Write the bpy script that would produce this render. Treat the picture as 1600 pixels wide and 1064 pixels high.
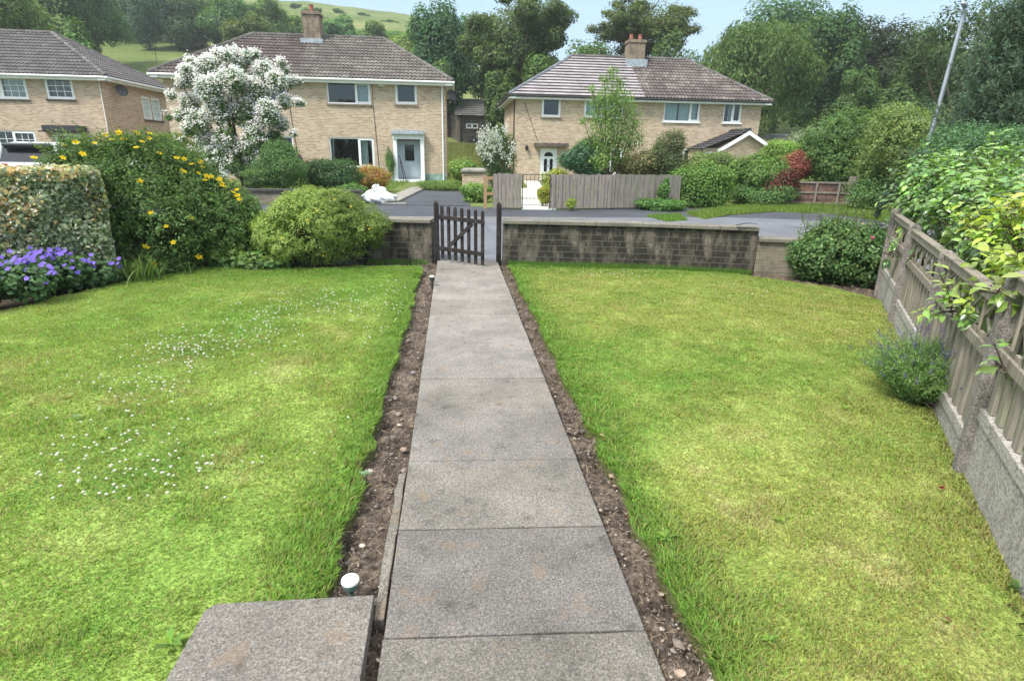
import bpy, bmesh, math, random
import numpy as np
from mathutils import Matrix, Vector
for o in list(bpy.data.objects): bpy.data.objects.remove(o)
SC = bpy.context.scene; COL = SC.collection
R_ = math.radians
# ---------------------------------------------------------------- camera
FPX, CX, CY, EYE = 903.0, 800.0, 532.0, 1.6          # photo 1600 x 1064
def _n(v): return v/np.linalg.norm(v)
_dn = _n(np.array([-50., -2768., -FPX])); _y = _n(np.array([-92., 296., -FPX]))
_z = -_dn; _y = _n(_y-_z*_y.dot(_z)); _x = np.cross(_y, _z)
RM = np.array([_x, _y, _z])
cam_d = bpy.data.cameras.new('camera'); cam = bpy.data.objects.new('camera', cam_d); COL.objects.link(cam)
cam_d.sensor_width = 36; cam_d.lens = 36*FPX/1600; cam_d.clip_end = 3000; cam_d.clip_start = .05
cam.matrix_world = Matrix.Translation((0, 0, EYE)) @ Matrix(RM.tolist()).to_4x4()
SC.camera = cam
def ray(px, py): return RM @ np.array([(px-CX)/FPX, -(py-CY)/FPX, -1.])
def G(px, py, z=0.): d = ray(px, py); return np.array([0, 0, EYE])+d*(z-EYE)/d[2]
def P(px, py, Y): d = ray(px, py); return np.array([0, 0, EYE])+d*Y/d[1]
def S(r, g, b): return tuple(((c/255+.055)/1.055)**2.4 if c > 10 else c/3294. for c in (r, g, b))
# ---------------------------------------------------------------- world, sun, exposure
SUN_EL, SUN_AZ = R_(54), R_(-128)        # azimuth measured from +Y towards +X
w = bpy.data.worlds.new("World"); SC.world = w; w.use_nodes = True
nt = w.node_tree; nd = nt.nodes; lk = nt.links; nd.clear()
out = nd.new('ShaderNodeOutputWorld'); bg = nd.new('ShaderNodeBackground'); bg.inputs[1].default_value = .14
sky = nd.new('ShaderNodeTexSky'); sky.sky_type = 'NISHITA'; sky.sun_disc = False
sky.sun_elevation = SUN_EL; sky.sun_rotation = SUN_AZ; sky.air_density = 1.0; sky.dust_density = 2.0; sky.ozone_density = 2.
tc = nd.new('ShaderNodeTexCoord'); mp = nd.new('ShaderNodeMapping'); mp.inputs[3].default_value = (1, 1, 2.6)
nz = nd.new('ShaderNodeTexNoise'); nz.inputs['Scale'].default_value = 2.2; nz.inputs['Detail'].default_value = 6; nz.inputs['Roughness'].default_value = .55
rp = nd.new('ShaderNodeValToRGB'); rp.color_ramp.elements[0].position = .36; rp.color_ramp.elements[0].color = (.55, .55, .55, 1); rp.color_ramp.elements[1].position = .70; rp.color_ramp.elements[1].color = (.85, .85, .85, 1)
mx = nd.new('ShaderNodeMix'); mx.data_type = 'RGBA'; mx.inputs[7].default_value = (2.1, 3.25, 4.0, 1)
lk.new(tc.outputs['Generated'], mp.inputs[0]); lk.new(mp.outputs[0], nz.inputs[0]); lk.new(nz.outputs[0], rp.inputs[0])
lk.new(rp.outputs[0], mx.inputs[0]); lk.new(sky.outputs[0], mx.inputs[6]); sx = nd.new('ShaderNodeSeparateXYZ'); lk.new(tc.outputs['Generated'], sx.inputs[0])
rz_ = nd.new('ShaderNodeValToRGB'); rz_.color_ramp.elements[0].position = .30; rz_.color_ramp.elements[0].color = (0, 0, 0, 1); rz_.color_ramp.elements[1].position = .62; rz_.color_ramp.elements[1].color = (.85, .85, .85, 1)
m2 = nd.new('ShaderNodeMix'); m2.data_type = 'RGBA'; m2.inputs[7].default_value = (7.2, 7.5, 7.9, 1)       # bright cloud deck overhead, pale blue lower down
lk.new(sx.outputs[2], rz_.inputs[0]); lk.new(rz_.outputs[0], m2.inputs[0]); lk.new(mx.outputs[2], m2.inputs[6]); lk.new(m2.outputs[2], bg.inputs[0]); lk.new(bg.outputs[0], out.inputs[0])
sd = bpy.data.lights.new('sun', 'SUN'); sd.energy = 2.9; sd.angle = R_(13); sd.color = (1, .96, .88)
so = bpy.data.objects.new('sun', sd); COL.objects.link(so)
sdir = Vector((math.sin(SUN_AZ)*math.cos(SUN_EL), math.cos(SUN_AZ)*math.cos(SUN_EL), math.sin(SUN_EL)))
so.rotation_euler = sdir.to_track_quat('Z', 'Y').to_euler(); so.location = (0, 0, 30)
SC.view_settings.view_transform = 'Standard'; SC.view_settings.look = 'None'; SC.view_settings.gamma = 1
SC.view_settings.exposure = 0.97
SC.cycles.max_bounces = 6; SC.cycles.transparent_max_bounces = 8
# ---------------------------------------------------------------- noise in numpy
def vnoise(x, y, seed=0):
    x = np.asarray(x, float); y = np.asarray(y, float)
    xi = np.floor(x).astype(np.int64); yi = np.floor(y).astype(np.int64); fx = x-xi; fy = y-yi
    fx = fx*fx*(3-2*fx); fy = fy*fy*(3-2*fy)
    def h(a, b):
        n = (a*374761393+b*668265263+seed*974634777) & 0xffffffff
        n = ((n ^ (n >> 13))*1274126177) & 0xffffffff
        return ((n ^ (n >> 16)) & 0xffff)/65535.
    return (h(xi, yi)*(1-fx)+h(xi+1, yi)*fx)*(1-fy)+(h(xi, yi+1)*(1-fx)+h(xi+1, yi+1)*fx)*fy
def fbm(x, y, seed=0, o=4):
    s = 0; a = .5; t = 0
    for i in range(o):
        s = s+a*vnoise(np.asarray(x)*2**i, np.asarray(y)*2**i, seed+i*17); t += a; a *= .5
    return s/t
# ---------------------------------------------------------------- materials
MATS = {}
class NT:
    def __init__(s, name):
        s.m = bpy.data.materials.new(name); s.m.use_nodes = True; s.t = s.m.node_tree; s.n = s.t.nodes; s.n.clear()
        s.o = s.n.new('ShaderNodeOutputMaterial'); s.b = s.n.new('ShaderNodeBsdfPrincipled'); s.L(s.b.outputs[0], s.o.inputs[0]); MATS[name] = s.m
    def L(s, a, b): s.t.links.new(a, b)
    def coord(s, kind='Object', sc=(1, 1, 1)):
        c = s.n.new('ShaderNodeTexCoord'); m = s.n.new('ShaderNodeMapping'); m.inputs[3].default_value = sc; s.L(c.outputs[kind], m.inputs[0]); return m.outputs[0]
    def noise(s, co, scale, detail=4, rough=.55):
        k = s.n.new('ShaderNodeTexNoise'); k.inputs['Scale'].default_value = scale; k.inputs['Detail'].default_value = detail; k.inputs['Roughness'].default_value = rough
        if co is not None: s.L(co, k.inputs[0])
        return k.outputs[0]
    def voro(s, co, scale, out='Distance', feat='F1'):
        k = s.n.new('ShaderNodeTexVoronoi'); k.inputs['Scale'].default_value = scale; k.feature = feat; s.L(co, k.inputs[0]); return k.outputs[out]
    def ramp(s, f, stops):
        k = s.n.new('ShaderNodeValToRGB'); e = k.color_ramp.elements
        while len(e) < len(stops): e.new(.5)
        for i, (p, c) in enumerate(stops):
            e[i].position = p; e[i].color = (*c, 1) if isinstance(c, tuple) else (c, c, c, 1)
        s.L(f, k.inputs[0]); return k.outputs[0]
    def mix(s, f, a, b, mode='MIX'):
        k = s.n.new('ShaderNodeMix'); k.data_type = 'RGBA'; k.blend_type = mode
        for v, i in ((f, 0), (a, 6), (b, 7)):
            if isinstance(v, (int, float)): k.inputs[i].default_value = v if i == 0 else (v, v, v, 1)
            elif isinstance(v, tuple): k.inputs[i].default_value = (*v, 1)
            else: s.L(v, k.inputs[i])
        return k.outputs[2]
    def attr(s, name='Col'):
        k = s.n.new('ShaderNodeAttribute'); k.attribute_name = name; return k.outputs[0]
    def bump(s, h, dist, strength=1):
        k = s.n.new('ShaderNodeBump'); k.inputs['Distance'].default_value = dist; k.inputs['Strength'].default_value = strength
        s.L(h, k.inputs['Height']); s.L(k.outputs[0], s.b.inputs['Normal']); return k
    def col(s, c): s.L(c, s.b.inputs[0]) if not isinstance(c, tuple) else setattr(s.b.inputs[0], 'default_value', (*c, 1))
    def rough(s, r):
        if isinstance(r, (int, float)): s.b.inputs['Roughness'].default_value = r
        else: s.L(r, s.b.inputs['Roughness'])
def simple(name, c, rough=.6, metal=0, var=.12, scale=20, bump=.0, spec=.5):
    t = NT(name); co = t.coord(); n = t.noise(co, scale, 5, .6)
    lo = tuple(x*(1-var*1.6) for x in c); hi = tuple(min(1, x*(1+var)) for x in c)
    t.col(t.ramp(n, [(.3, lo), (.7, hi)])); t.rough(rough); t.b.inputs['Metallic'].default_value = metal
    t.b.inputs['Specular IOR Level'].default_value = spec
    if bump: t.bump(n, bump)
    return t.m
def leafmat(name, rough=.5, trans=.35, spec=.4, tint=(1.15, 1.2, .55)):
    t = NT(name); c = t.attr(); t.col(c); t.rough(rough); t.b.inputs['Specular IOR Level'].default_value = spec
    tr = t.n.new('ShaderNodeBsdfTranslucent'); c2 = t.mix(1., c, tint, 'MULTIPLY'); t.L(c2, tr.inputs[0])
    m = t.n.new('ShaderNodeMixShader'); m.inputs[0].default_value = trans; t.L(t.b.outputs[0], m.inputs[1]); t.L(tr.outputs[0], m.inputs[2]); t.L(m.outputs[0], t.o.inputs[0])
    return t.m
leafmat('leaf', .6, .38, .25); leafmat('leaf_gloss', .26, .28, .8); leafmat('petal', .6, .5, .2, (1, 1, 1)); leafmat('grass_blade', .6, .45, .2); leafmat('needle', .65, .2, .2)
simple('bark', (.10, .075, .055), .9, var=.4, scale=12, bump=.03)
simple('upvc', (.80, .81, .82), .35, var=.03, scale=3)
simple('fascia', (.72, .72, .70), .5, var=.08, scale=2)
simple('black_plastic', (.03, .03, .033), .45, var=.2)
simple('lead', (.33, .37, .41), .55, var=.2, scale=6)
simple('door_blue', (.42, .48, .54), .4, var=.05, scale=2)
simple('dark_backing', (.016, .017, .018), .9, var=.1)  # near-black colour puts in the dark of unlit rooms behind the panes
simple('curtain', (.42, .46, .46), .9, var=.1, scale=8)
simple('net_curtain', (.58, .64, .66), .9, var=.1, scale=8)
simple('canopy_black', (.035, .035, .04), .5, var=.25)
simple('canopy_stone', (.12, .10, .085), .9, var=.4, scale=5)
simple('terracotta', (.30, .11, .07), .8, var=.25, scale=10)
simple('steel', (.42, .46, .50), .42, metal=.6, var=.12, scale=5)
simple('iron', (.02, .02, .022), .5, var=.2)
simple('sill_dark', (.05, .045, .042), .8, var=.3, scale=6)
simple('sill_stone', (.25, .19, .14), .85, var=.25, scale=6)
simple('orange_plastic', (.55, .22, .05), .5, var=.06)
simple('bag', (.78, .79, .80), .6, var=.06, scale=8, bump=.01)
simple('light_disc', (.80, .81, .72), .3, var=.03)
simple('light_green', (.10, .17, .15), .4, var=.1)
simple('teal_render', (.22, .33, .28), .8, var=.35, scale=3)
simple('frosted_glass', (.50, .56, .57), .5, var=.08, scale=5)
def mk_glass():
    t = NT('glass'); g = t.n.new('ShaderNodeBsdfGlossy'); g.inputs['Roughness'].default_value = .015; g.inputs[0].default_value = (.9, .95, 1, 1)
    tr = t.n.new('ShaderNodeBsdfTransparent'); tr.inputs[0].default_value = (.82, .87, .86, 1)
    f = t.n.new('ShaderNodeFresnel'); f.inputs[0].default_value = 1.55
    ad = t.n.new('ShaderNodeMath'); ad.operation = 'MULTIPLY_ADD'; ad.inputs[1].default_value = .5; ad.inputs[2].default_value = .025; t.L(f.outputs[0], ad.inputs[0])
    co = t.coord(); b = t.n.new('ShaderNodeBump'); b.inputs['Distance'].default_value = .004; t.L(t.noise(co, 1.6, 2), b.inputs['Height']); t.L(b.outputs[0], g.inputs['Normal'])
    m = t.n.new('ShaderNodeMixShader'); t.L(ad.outputs[0], m.inputs[0]); t.L(tr.outputs[0], m.inputs[1]); t.L(g.outputs[0], m.inputs[2]); t.L(m.outputs[0], t.o.inputs[0])
mk_glass()
simple('car_glass', (.015, .018, .022), .06, var=.05, spec=.8)
simple('car_white', (.72, .74, .77), .22, var=.02, scale=2)
simple('car_red', (.35, .02, .02), .25, var=.05)
simple('rubber', (.02, .02, .02), .8, var=.2)
simple('plate_yellow', (.65, .5, .08), .4, var=.02)
def mk_brick(name, c1, c2, mortar, bw=.225, rh=.075, ms=.009, dirt=.0, spots=(.30, .16, .08), bumpd=.006, dirtcol=(.02, .02, .018), dscale=2.2, dlo=.46, dhi=.62):
    t = NT(name); c = t.n.new('ShaderNodeTexCoord'); uv = c.outputs['UV']
    b = t.n.new('ShaderNodeTexBrick'); b.inputs['Scale'].default_value = 1; b.inputs['Brick Width'].default_value = bw; b.inputs['Row Height'].default_value = rh
    b.inputs['Mortar Size'].default_value = ms; b.inputs['Mortar Smooth'].default_value = .3; b.inputs['Bias'].default_value = -.1
    b.inputs['Color1'].default_value = (*c1, 1); b.inputs['Color2'].default_value = (*c2, 1); b.inputs['Mortar'].default_value = (*mortar, 1); t.L(uv, b.inputs[0])
    m = t.n.new('ShaderNodeMapping'); m.inputs[3].default_value = (4.44, 13.3, 1); t.L(uv, m.inputs[0])
    sp = t.noise(m.outputs[0], .42, 4, .8)
    v = t.mix(t.ramp(sp, [(.52, 0.), (.64, .65)]), b.outputs[0], spots)
    big = t.noise(uv, .7, 5, .6); v = t.mix(1., v, t.ramp(big, [(.25, .74), (.75, 1.12)]), 'MULTIPLY')
    v = t.mix(b.outputs['Fac'], v, mortar) if not dirt else v
    if dirt:
        dm = t.n.new('ShaderNodeMapping'); dm.inputs[3].default_value = (2.2, .7, 1); t.L(uv, dm.inputs[0])
        d = t.noise(dm.outputs[0], dscale, 8, .68); v = t.mix(t.ramp(d, [(dlo, 0.), (dhi, dirt)]), v, dirtcol)
        d2 = t.noise(uv, 14, 4, .6); v = t.mix(t.ramp(d2, [(.6, 0.), (.78, .5)]), v, tuple(min(1, x*1.5) for x in c2)); mf = t.n.new('ShaderNodeMath'); mf.operation = 'MULTIPLY'; mf.inputs[1].default_value = .38; t.L(b.outputs['Fac'], mf.inputs[0]); v = t.mix(mf.outputs[0], v, mortar)
    t.col(v); t.rough(.9); t.b.inputs['Specular IOR Level'].default_value = .15
    inv = t.ramp(b.outputs['Fac'], [(0, 1.), (1, 0.)]); t.bump(inv, bumpd)
mk_brick('brick_buff', (.585, .445, .30), (.34, .215, .13), (.54, .48, .40), ms=.013)
mk_brick('brick_buff_pink', (.57, .42, .30), (.34, .215, .145), (.54, .46, .39), ms=.013)
mk_brick('brick_chimney', (.33, .26, .19), (.22, .165, .12), (.27, .23, .19), dirt=.5, spots=(.2, .13, .09))
mk_brick('block_wall', (.30, .26, .20), (.20, .165, .125), (.20, .185, .155), bw=.42, rh=.088, ms=.009, dirt=.93, dlo=.30, dhi=.54, spots=(.09, .075, .06), bumpd=.012)
mk_brick('block_wall_plain', (.27, .24, .18), (.21, .18, .13), (.30, .27, .22), bw=.42, rh=.088, ms=.007, dirt=.4, spots=(.14, .12, .09), bumpd=.012)
mk_brick('rubble_dark', (.13, .12, .10), (.08, .075, .065), (.14, .13, .11), bw=.5, rh=.2, ms=.02, dirt=.5, bumpd=.03)
mk_brick('old_brick', (.22, .14, .12), (.16, .09, .075), (.12, .10, .09), bw=.6, rh=.22, ms=.02, dirt=.5, bumpd=.03)
def mk_concrete(name, lo, hi, lichen=(.42, .29, .16), speck=260, big=True):
    t = NT(name); co = t.coord(); a = t.attr()
    n1 = t.noise(co, 95, 3, .7); v1 = t.voro(co, speck, 'Color'); bw = t.n.new('ShaderNodeRGBToBW'); t.L(v1, bw.inputs[0])
    base = t.ramp(n1, [(.25, lo), (.72, hi)])
    base = t.mix(.75, base, t.ramp(bw.outputs[0], [(.12, .50), (.5, 1.), (.9, 1.6)]), 'MULTIPLY')
    n2 = t.noise(co, 2.4, 6, .62); base = t.mix(1., base, t.ramp(n2, [(.3, .70), (.7, 1.22)]), 'MULTIPLY')
    n3 = t.noise(co, 7.5, 3, .5); lf = t.ramp(n3, [(.60, 0.), (.68, .42)]); base = t.mix(lf, base, lichen)
    n4 = t.noise(co, 9, 5, .65); lf2 = t.ramp(n4, [(.57, 0.), (.70, .5)]); base = t.mix(lf2, base, tuple(x*.45 for x in lo))
    base = t.mix(1., base, a, 'MULTIPLY')
    t.col(base); t.rough(.92); t.b.inputs['Specular IOR Level'].default_value = .12; t.bump(bw.outputs[0], .0026)
mk_concrete('paving', (.115, .11, .105), (.315, .298, .278), lichen=(.29, .215, .15))
mk_concrete('concrete', (.20, .19, .17), (.34, .32, .28), lichen=(.22, .24, .13))
mk_concrete('coping_stone', (.12, .11, .095), (.26, .24, .20), lichen=(.20, .21, .12))
def mk_pinkpost():
    t = NT('concrete_post'); co = t.coord(); v = t.voro(co, 130, 'Color'); bw = t.n.new('ShaderNodeRGBToBW'); t.L(v, bw.inputs[0])
    b = t.ramp(bw.outputs[0], [(.1, (.11, .098, .09)), (.5, (.22, .197, .182)), (.9, (.34, .30, .28))])
    n = t.noise(co, 5, 4); b = t.mix(1., b, t.ramp(n, [(.3, .7), (.7, 1.15)]), 'MULTIPLY'); t.col(b); t.rough(.9); t.bump(bw.outputs[0], .002)
mk_pinkpost()
def mk_gravelboard():
    t = NT('gravel_board'); co = t.coord(); n = t.noise(co, 60, 5, .7); v = t.noise(t.coord(sc=(1, 1, .35)), 9, 5, .7)
    b = t.ramp(n, [(.35, (.13, .12, .105)), (.5, (.38, .35, .31)), (.7, (.50, .47, .42))]); b = t.mix(t.ramp(v, [(.5, 0.), (.7, .6)]), b, (.14, .125, .11))
    t.col(b); t.rough(.92); t.bump(n, .004)
mk_gravelboard()
def mk_wood(name, lo, hi, green=None, gs=3, sc=(18, 18, 1.2)):
    t = NT(name); co = t.coord(sc=sc); n = t.noise(co, 2.5, 5, .65); b = t.ramp(n, [(.3, lo), (.7, hi)])
    if green: g = t.noise(t.coord(), gs, 4, .6); b = t.mix(t.ramp(g, [(.5, 0.), (.7, .5)]), b, green)
    t.col(b); t.rough(.85); t.b.inputs['Specular IOR Level'].default_value = .2; t.bump(n, .003)
mk_wood('wood_dark', (.015, .012, .012), (.042, .034, .033), (.09, .085, .095), 9)
mk_wood('wood_grey', (.17, .145, .13), (.36, .31, .28), (.16, .19, .11))
mk_wood('wood_fence', (.135, .115, .092), (.36, .315, .26), (.26, .27, .17), 4)
mk_wood('wood_new', (.30, .19, .10), (.42, .28, .16))
def mk_asphalt(name, lo, hi):
    t = NT(name); co = t.coord(); n = t.noise(co, 60, 3, .7); b = t.ramp(n, [(.3, lo), (.7, hi)]); k = t.noise(co, .9, 6, .65)
    b = t.mix(1., b, t.ramp(k, [(.3, .72), (.7, 1.22)]), 'MULTIPLY'); cr = t.voro(co, .55, 'Distance', 'DISTANCE_TO_EDGE')
    nn = t.noise(co, 3, 4); b = t.mix(t.ramp(cr, [(.0, .55), (.012, 0.)]), b, tuple(x*.35 for x in lo)); t.col(b); t.rough(.85); t.bump(n, .004)
mk_asphalt('asphalt', (.095, .10, .112), (.165, .17, .19)); mk_asphalt('asphalt_dark', (.034, .037, .046), (.065, .07, .084))
def mk_attr(name, rough=.9, nscale=30, bump=.01, var=(.7, 1.25), spec=.15):
    t = NT(name); co = t.coord(); n = t.noise(co, nscale, 5, .65); t.col(t.mix(1., t.attr(), t.ramp(n, [(.3, var[0]), (.7, var[1])]), 'MULTIPLY')); t.rough(rough)
    t.b.inputs['Specular IOR Level'].default_value = spec
    if bump: t.bump(n, bump)
mk_attr('rooftile', .85, 14, .004); mk_attr('soil', .95, 55, .012, (.5, 1.5)); mk_attr('pebble', .8, 60, .002)
mk_attr('turf', .95, 40, .01, (.55, 1.35), .05)
def mk_terrain():
    t = NT('hill_grass'); co = t.coord(); n = t.noise(co, .05, 6, .6); b = t.ramp(n, [(.3, (.08, .12, .035)), (.55, (.15, .185, .06)), (.75, (.23, .225, .10))])
    n2 = t.noise(co, 1.2, 5, .7); b = t.mix(1., b, t.ramp(n2, [(.3, .6), (.7, 1.2)]), 'MULTIPLY'); t.col(b); t.rough(.95); t.b.inputs['Specular IOR Level'].default_value = .05
mk_terrain()
# ---------------------------------------------------------------- object helpers
def cent(pl): return None if pl is None else pl.get('_c')
def parent_to(o, parent):
    o.parent = parent
    if parent.type == 'EMPTY': o.matrix_parent_inverse = Matrix.Translation(-parent.location)
    else: o.matrix_parent_inverse = Matrix.Translation(-parent.location) if parent.parent is None else Matrix.Identity(4)
def thing(name, label, cat, loc=(0, 0, 0), group=None):
    o = bpy.data.objects.new(name, None); COL.objects.link(o); o.location = [float(v) for v in loc]; o['label'] = label; o['category'] = cat
    o.empty_display_size = .3
    if group: o['group'] = group
    return o
def tag(o, label, cat, group=None):
    o['label'] = label; o['category'] = cat
    if group: o['group'] = group
    return o
def kind(o, k): o['kind'] = k; return o
def link_mesh(name, me, parent=None, loc=None):
    o = bpy.data.objects.new(name, me); COL.objects.link(o)
    if loc is not None:
        me.transform(Matrix.Translation([-float(v) for v in loc])); o.location = [float(v) for v in loc]
    if parent is not None: parent_to(o, parent)
    return o
class MB:
    def __init__(s): s.v = []; s.f = []; s.c = []
    def add(s, vs, fs, col=None):
        b = len(s.v); s.v += [tuple(float(c) for c in p) for p in vs]; s.f += [tuple(i+b for i in f) for f in fs]; s.c += [col or (1, 1, 1)]*len(vs); return s
    def box(s, x0, x1, y0, y1, z0, z1, col=None, M=None):
        vs = [(x, y, z) for z in (z0, z1) for y in (y0, y1) for x in (x0, x1)]
        if M is not None: vs = [tuple(M @ Vector(p)) for p in vs]
        return s.add(vs, [(0, 2, 3, 1), (4, 5, 7, 6), (0, 1, 5, 4), (2, 6, 7, 3), (0, 4, 6, 2), (1, 3, 7, 5)], col)
    def fbox(s, F, u0, u1, z0, z1, d0, d1, col=None):
        O, a, n = F; vs = [O+a*u+n*d+np.array([0, 0, z]) for z in (z0, z1) for d in (d0, d1) for u in (u0, u1)]
        return s.add(vs, [(0, 2, 3, 1), (4, 5, 7, 6), (0, 1, 5, 4), (2, 6, 7, 3), (0, 4, 6, 2), (1, 3, 7, 5)], col)
    def tube(s, pts, rad, n=8, col=None, caps=True):
        pts = [np.array(p, float) for p in pts]; rad = rad if hasattr(rad, '__len__') else [rad]*len(pts); vs = []; fs = []
        for i, p in enumerate(pts):
            d = _n((pts[min(i+1, len(pts)-1)]-pts[max(i-1, 0)])+1e-9); a = np.cross(d, (0, 0, 1) if abs(d[2]) < .9 else (1, 0, 0)); a = _n(a); b = np.cross(d, a)
            for k in range(n): t = 2*math.pi*k/n; vs.append(p+rad[i]*(a*math.cos(t)+b*math.sin(t)))
        for i in range(len(pts)-1):
            for k in range(n): fs.append((i*n+k, i*n+(k+1) % n, (i+1)*n+(k+1) % n, (i+1)*n+k))
        if caps: fs.append(tuple(range(n-1, -1, -1))); fs.append(tuple(range((len(pts)-1)*n, len(pts)*n)))
        return s.add(vs, fs, col)
    def prism(s, poly, z0, z1, col=None):
        n = len(poly); vs = [(p[0], p[1], z0) for p in poly]+[(p[0], p[1], z1) for p in poly]
        return s.add(vs, [tuple(range(n-1, -1, -1)), tuple(range(n, 2*n))]+[(i, (i+1) % n, n+(i+1) % n, n+i) for i in range(n)], col)
    def build(s, name, mat, parent=None, loc=None, smooth=False, bevel=0):
        me = bpy.data.meshes.new(name); me.from_pydata(s.v, [], s.f); me.materials.append(MATS[mat]); me.update()
        co = np.array(s.v); uv = me.uv_layers.new(name='UVMap'); L = np.empty(len(me.loops), np.int32); me.loops.foreach_get('vertex_index', L)
        nr = np.empty(len(me.polygons)*3); me.polygons.foreach_get('normal', nr); nr = nr.reshape(-1, 3); tot = np.empty(len(me.polygons), np.int32); me.polygons.foreach_get('loop_total', tot)
        nl = np.repeat(nr, tot, axis=0); p = co[L]; az = np.abs(nl[:, 2]) > .75
        h = np.hypot(nl[:, 0], nl[:, 1])+1e-9; u = (-nl[:, 1]*p[:, 0]+nl[:, 0]*p[:, 1])/h
        U = np.where(az, p[:, 0], u); V = np.where(az, p[:, 1], p[:, 2]); uv.data.foreach_set('uv', np.stack([U, V], 1).ravel())
        at_ = me.color_attributes.new('Col', 'FLOAT_COLOR', 'POINT'); cc = np.ones((len(s.v), 4)); cc[:, :3] = np.array(s.c); at_.data.foreach_set('color', cc.ravel())
        if smooth: me.polygons.foreach_set('use_smooth', [True]*len(me.polygons))
        o = link_mesh(name, me, parent, loc)
        if bevel: m = o.modifiers.new('bevel', 'BEVEL'); m.width = bevel; m.segments = 2; m.limit_method = 'ANGLE'
        return o
def npmesh(name, V, F, C, mat, parent=None, loc=None, smooth=False):
    me = bpy.data.meshes.new(name); k = F.shape[1]; me.vertices.add(len(V)); me.vertices.foreach_set('co', V.astype(np.float32).ravel())
    me.loops.add(F.size); me.loops.foreach_set('vertex_index', F.astype(np.int32).ravel()); me.polygons.add(len(F))
    me.polygons.foreach_set('loop_start', np.arange(0, F.size, k, dtype=np.int32)); me.polygons.foreach_set('loop_total', np.full(len(F), k, np.int32))
    if smooth: me.polygons.foreach_set('use_smooth', [True]*len(F))
    me.update(calc_edges=True); me.materials.append(MATS[mat])
    if C is not None:
        a = me.color_attributes.new('Col', 'FLOAT_COLOR', 'POINT'); cc = np.ones((len(V), 4), np.float32); cc[:, :3] = C; a.data.foreach_set('color', cc.ravel())
    return link_mesh(name, me, parent, loc)
def unit(a): return a/(np.linalg.norm(a, axis=1, keepdims=True)+1e-9)
def leaves(name, pos, nrm, L, W, col, mat='leaf', parent=None, loc=None, tang=None, fold=.18, rng=None):
    """one quad per leaf, folded along the midrib"""
    n = len(pos); rng = rng or np.random.default_rng(1); nrm = unit(nrm)
    t = rng.normal(size=(n, 3)) if tang is None else tang; t = unit(t-nrm*(t*nrm).sum(1, keepdims=True)); b = np.cross(nrm, t)
    L = np.broadcast_to(np.asarray(L, float), (n,))[:, None]; W = np.broadcast_to(np.asarray(W, float), (n,))[:, None]
    V = np.stack([pos-t*L*.5, pos+b*W*.5+nrm*W*fold, pos+t*L*.5-nrm*L*.08, pos-b*W*.5+nrm*W*fold], 1).reshape(-1, 3)
    F = np.arange(n*4).reshape(n, 4); C = np.repeat(col, 4, axis=0)
    return npmesh(name, V, F, C, mat, parent, loc)
def palette(rng, n, cols, wts=None, jit=.18):
    cols = np.array(cols); k = rng.choice(len(cols), n, p=None if wts is None else np.array(wts)/sum(wts)); c = cols[k]
    return np.clip(c*(1+jit*rng.normal(size=(n, 1)))*(1+.06*rng.normal(size=(n, 3))), .004, 1)
def blob_points(rng, blobs, n, depth=.45, lump=.16, clump=0.0, clump_n=10, zmin=None, fuzz=.07):
    """points through the outer shell of a set of ellipsoids (c, r)"""
    B = np.array([list(c)+list(r) for c, r in blobs], float); ar = (B[:, 3]*B[:, 4]+B[:, 4]*B[:, 5]+B[:, 3]*B[:, 5]); k = rng.choice(len(B), n, p=ar/ar.sum())
    if clump: m = max(1, n//clump_n); kk = rng.choice(len(B), m, p=ar/ar.sum()); d0 = unit(rng.normal(size=(m, 3))); q0 = rng.random(m); s_ = rng.integers(0, m, n); k = kk[s_]; d = d0[s_]; q = q0[s_]
    else: d = unit(rng.normal(size=(n, 3))); q = rng.random(n)
    ph = B[k, :3]*1.7; l = 1+lump*(np.sin(d[:, 0]*5+ph[:, 0])+np.sin(d[:, 1]*6+ph[:, 1])+np.sin(d[:, 2]*5+ph[:, 2]))/2
    rr = (1-depth*q**1.5)*l+np.minimum(rng.exponential(fuzz, n), fuzz*2.2); p = B[k, :3]+d*B[k, 3:]*rr[:, None]
    if clump: p = p+rng.normal(size=(n, 3))*clump
    # drop points buried deep inside another blob
    keep = np.ones(n, bool)
    for j in range(len(B)):
        q_ = (((p-B[j, :3])/B[j, 3:])**2).sum(1); keep &= ~((q_ < .25) & (k != j))
    if zmin is not None: keep &= p[:, 2] > zmin
    return p[keep], unit(d[keep]/B[k[keep], 3:]), k[keep]
def subblobs(rng, c, r, K, frac=(.28, .45), spread=.72, flat=1.):
    c = np.array(c, float); r = np.array(r, float); out = []
    for i in range(K):
        d = rng.normal(size=3); d = d/np.linalg.norm(d); f = rng.uniform(*frac); q = rng.random()**.33*(1-f*.8)*min(1, spread*1.3)
        out.append((c+d*r*q, np.array([r[0]*f, r[1]*f, r[2]*f*flat])))
    return out
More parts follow.
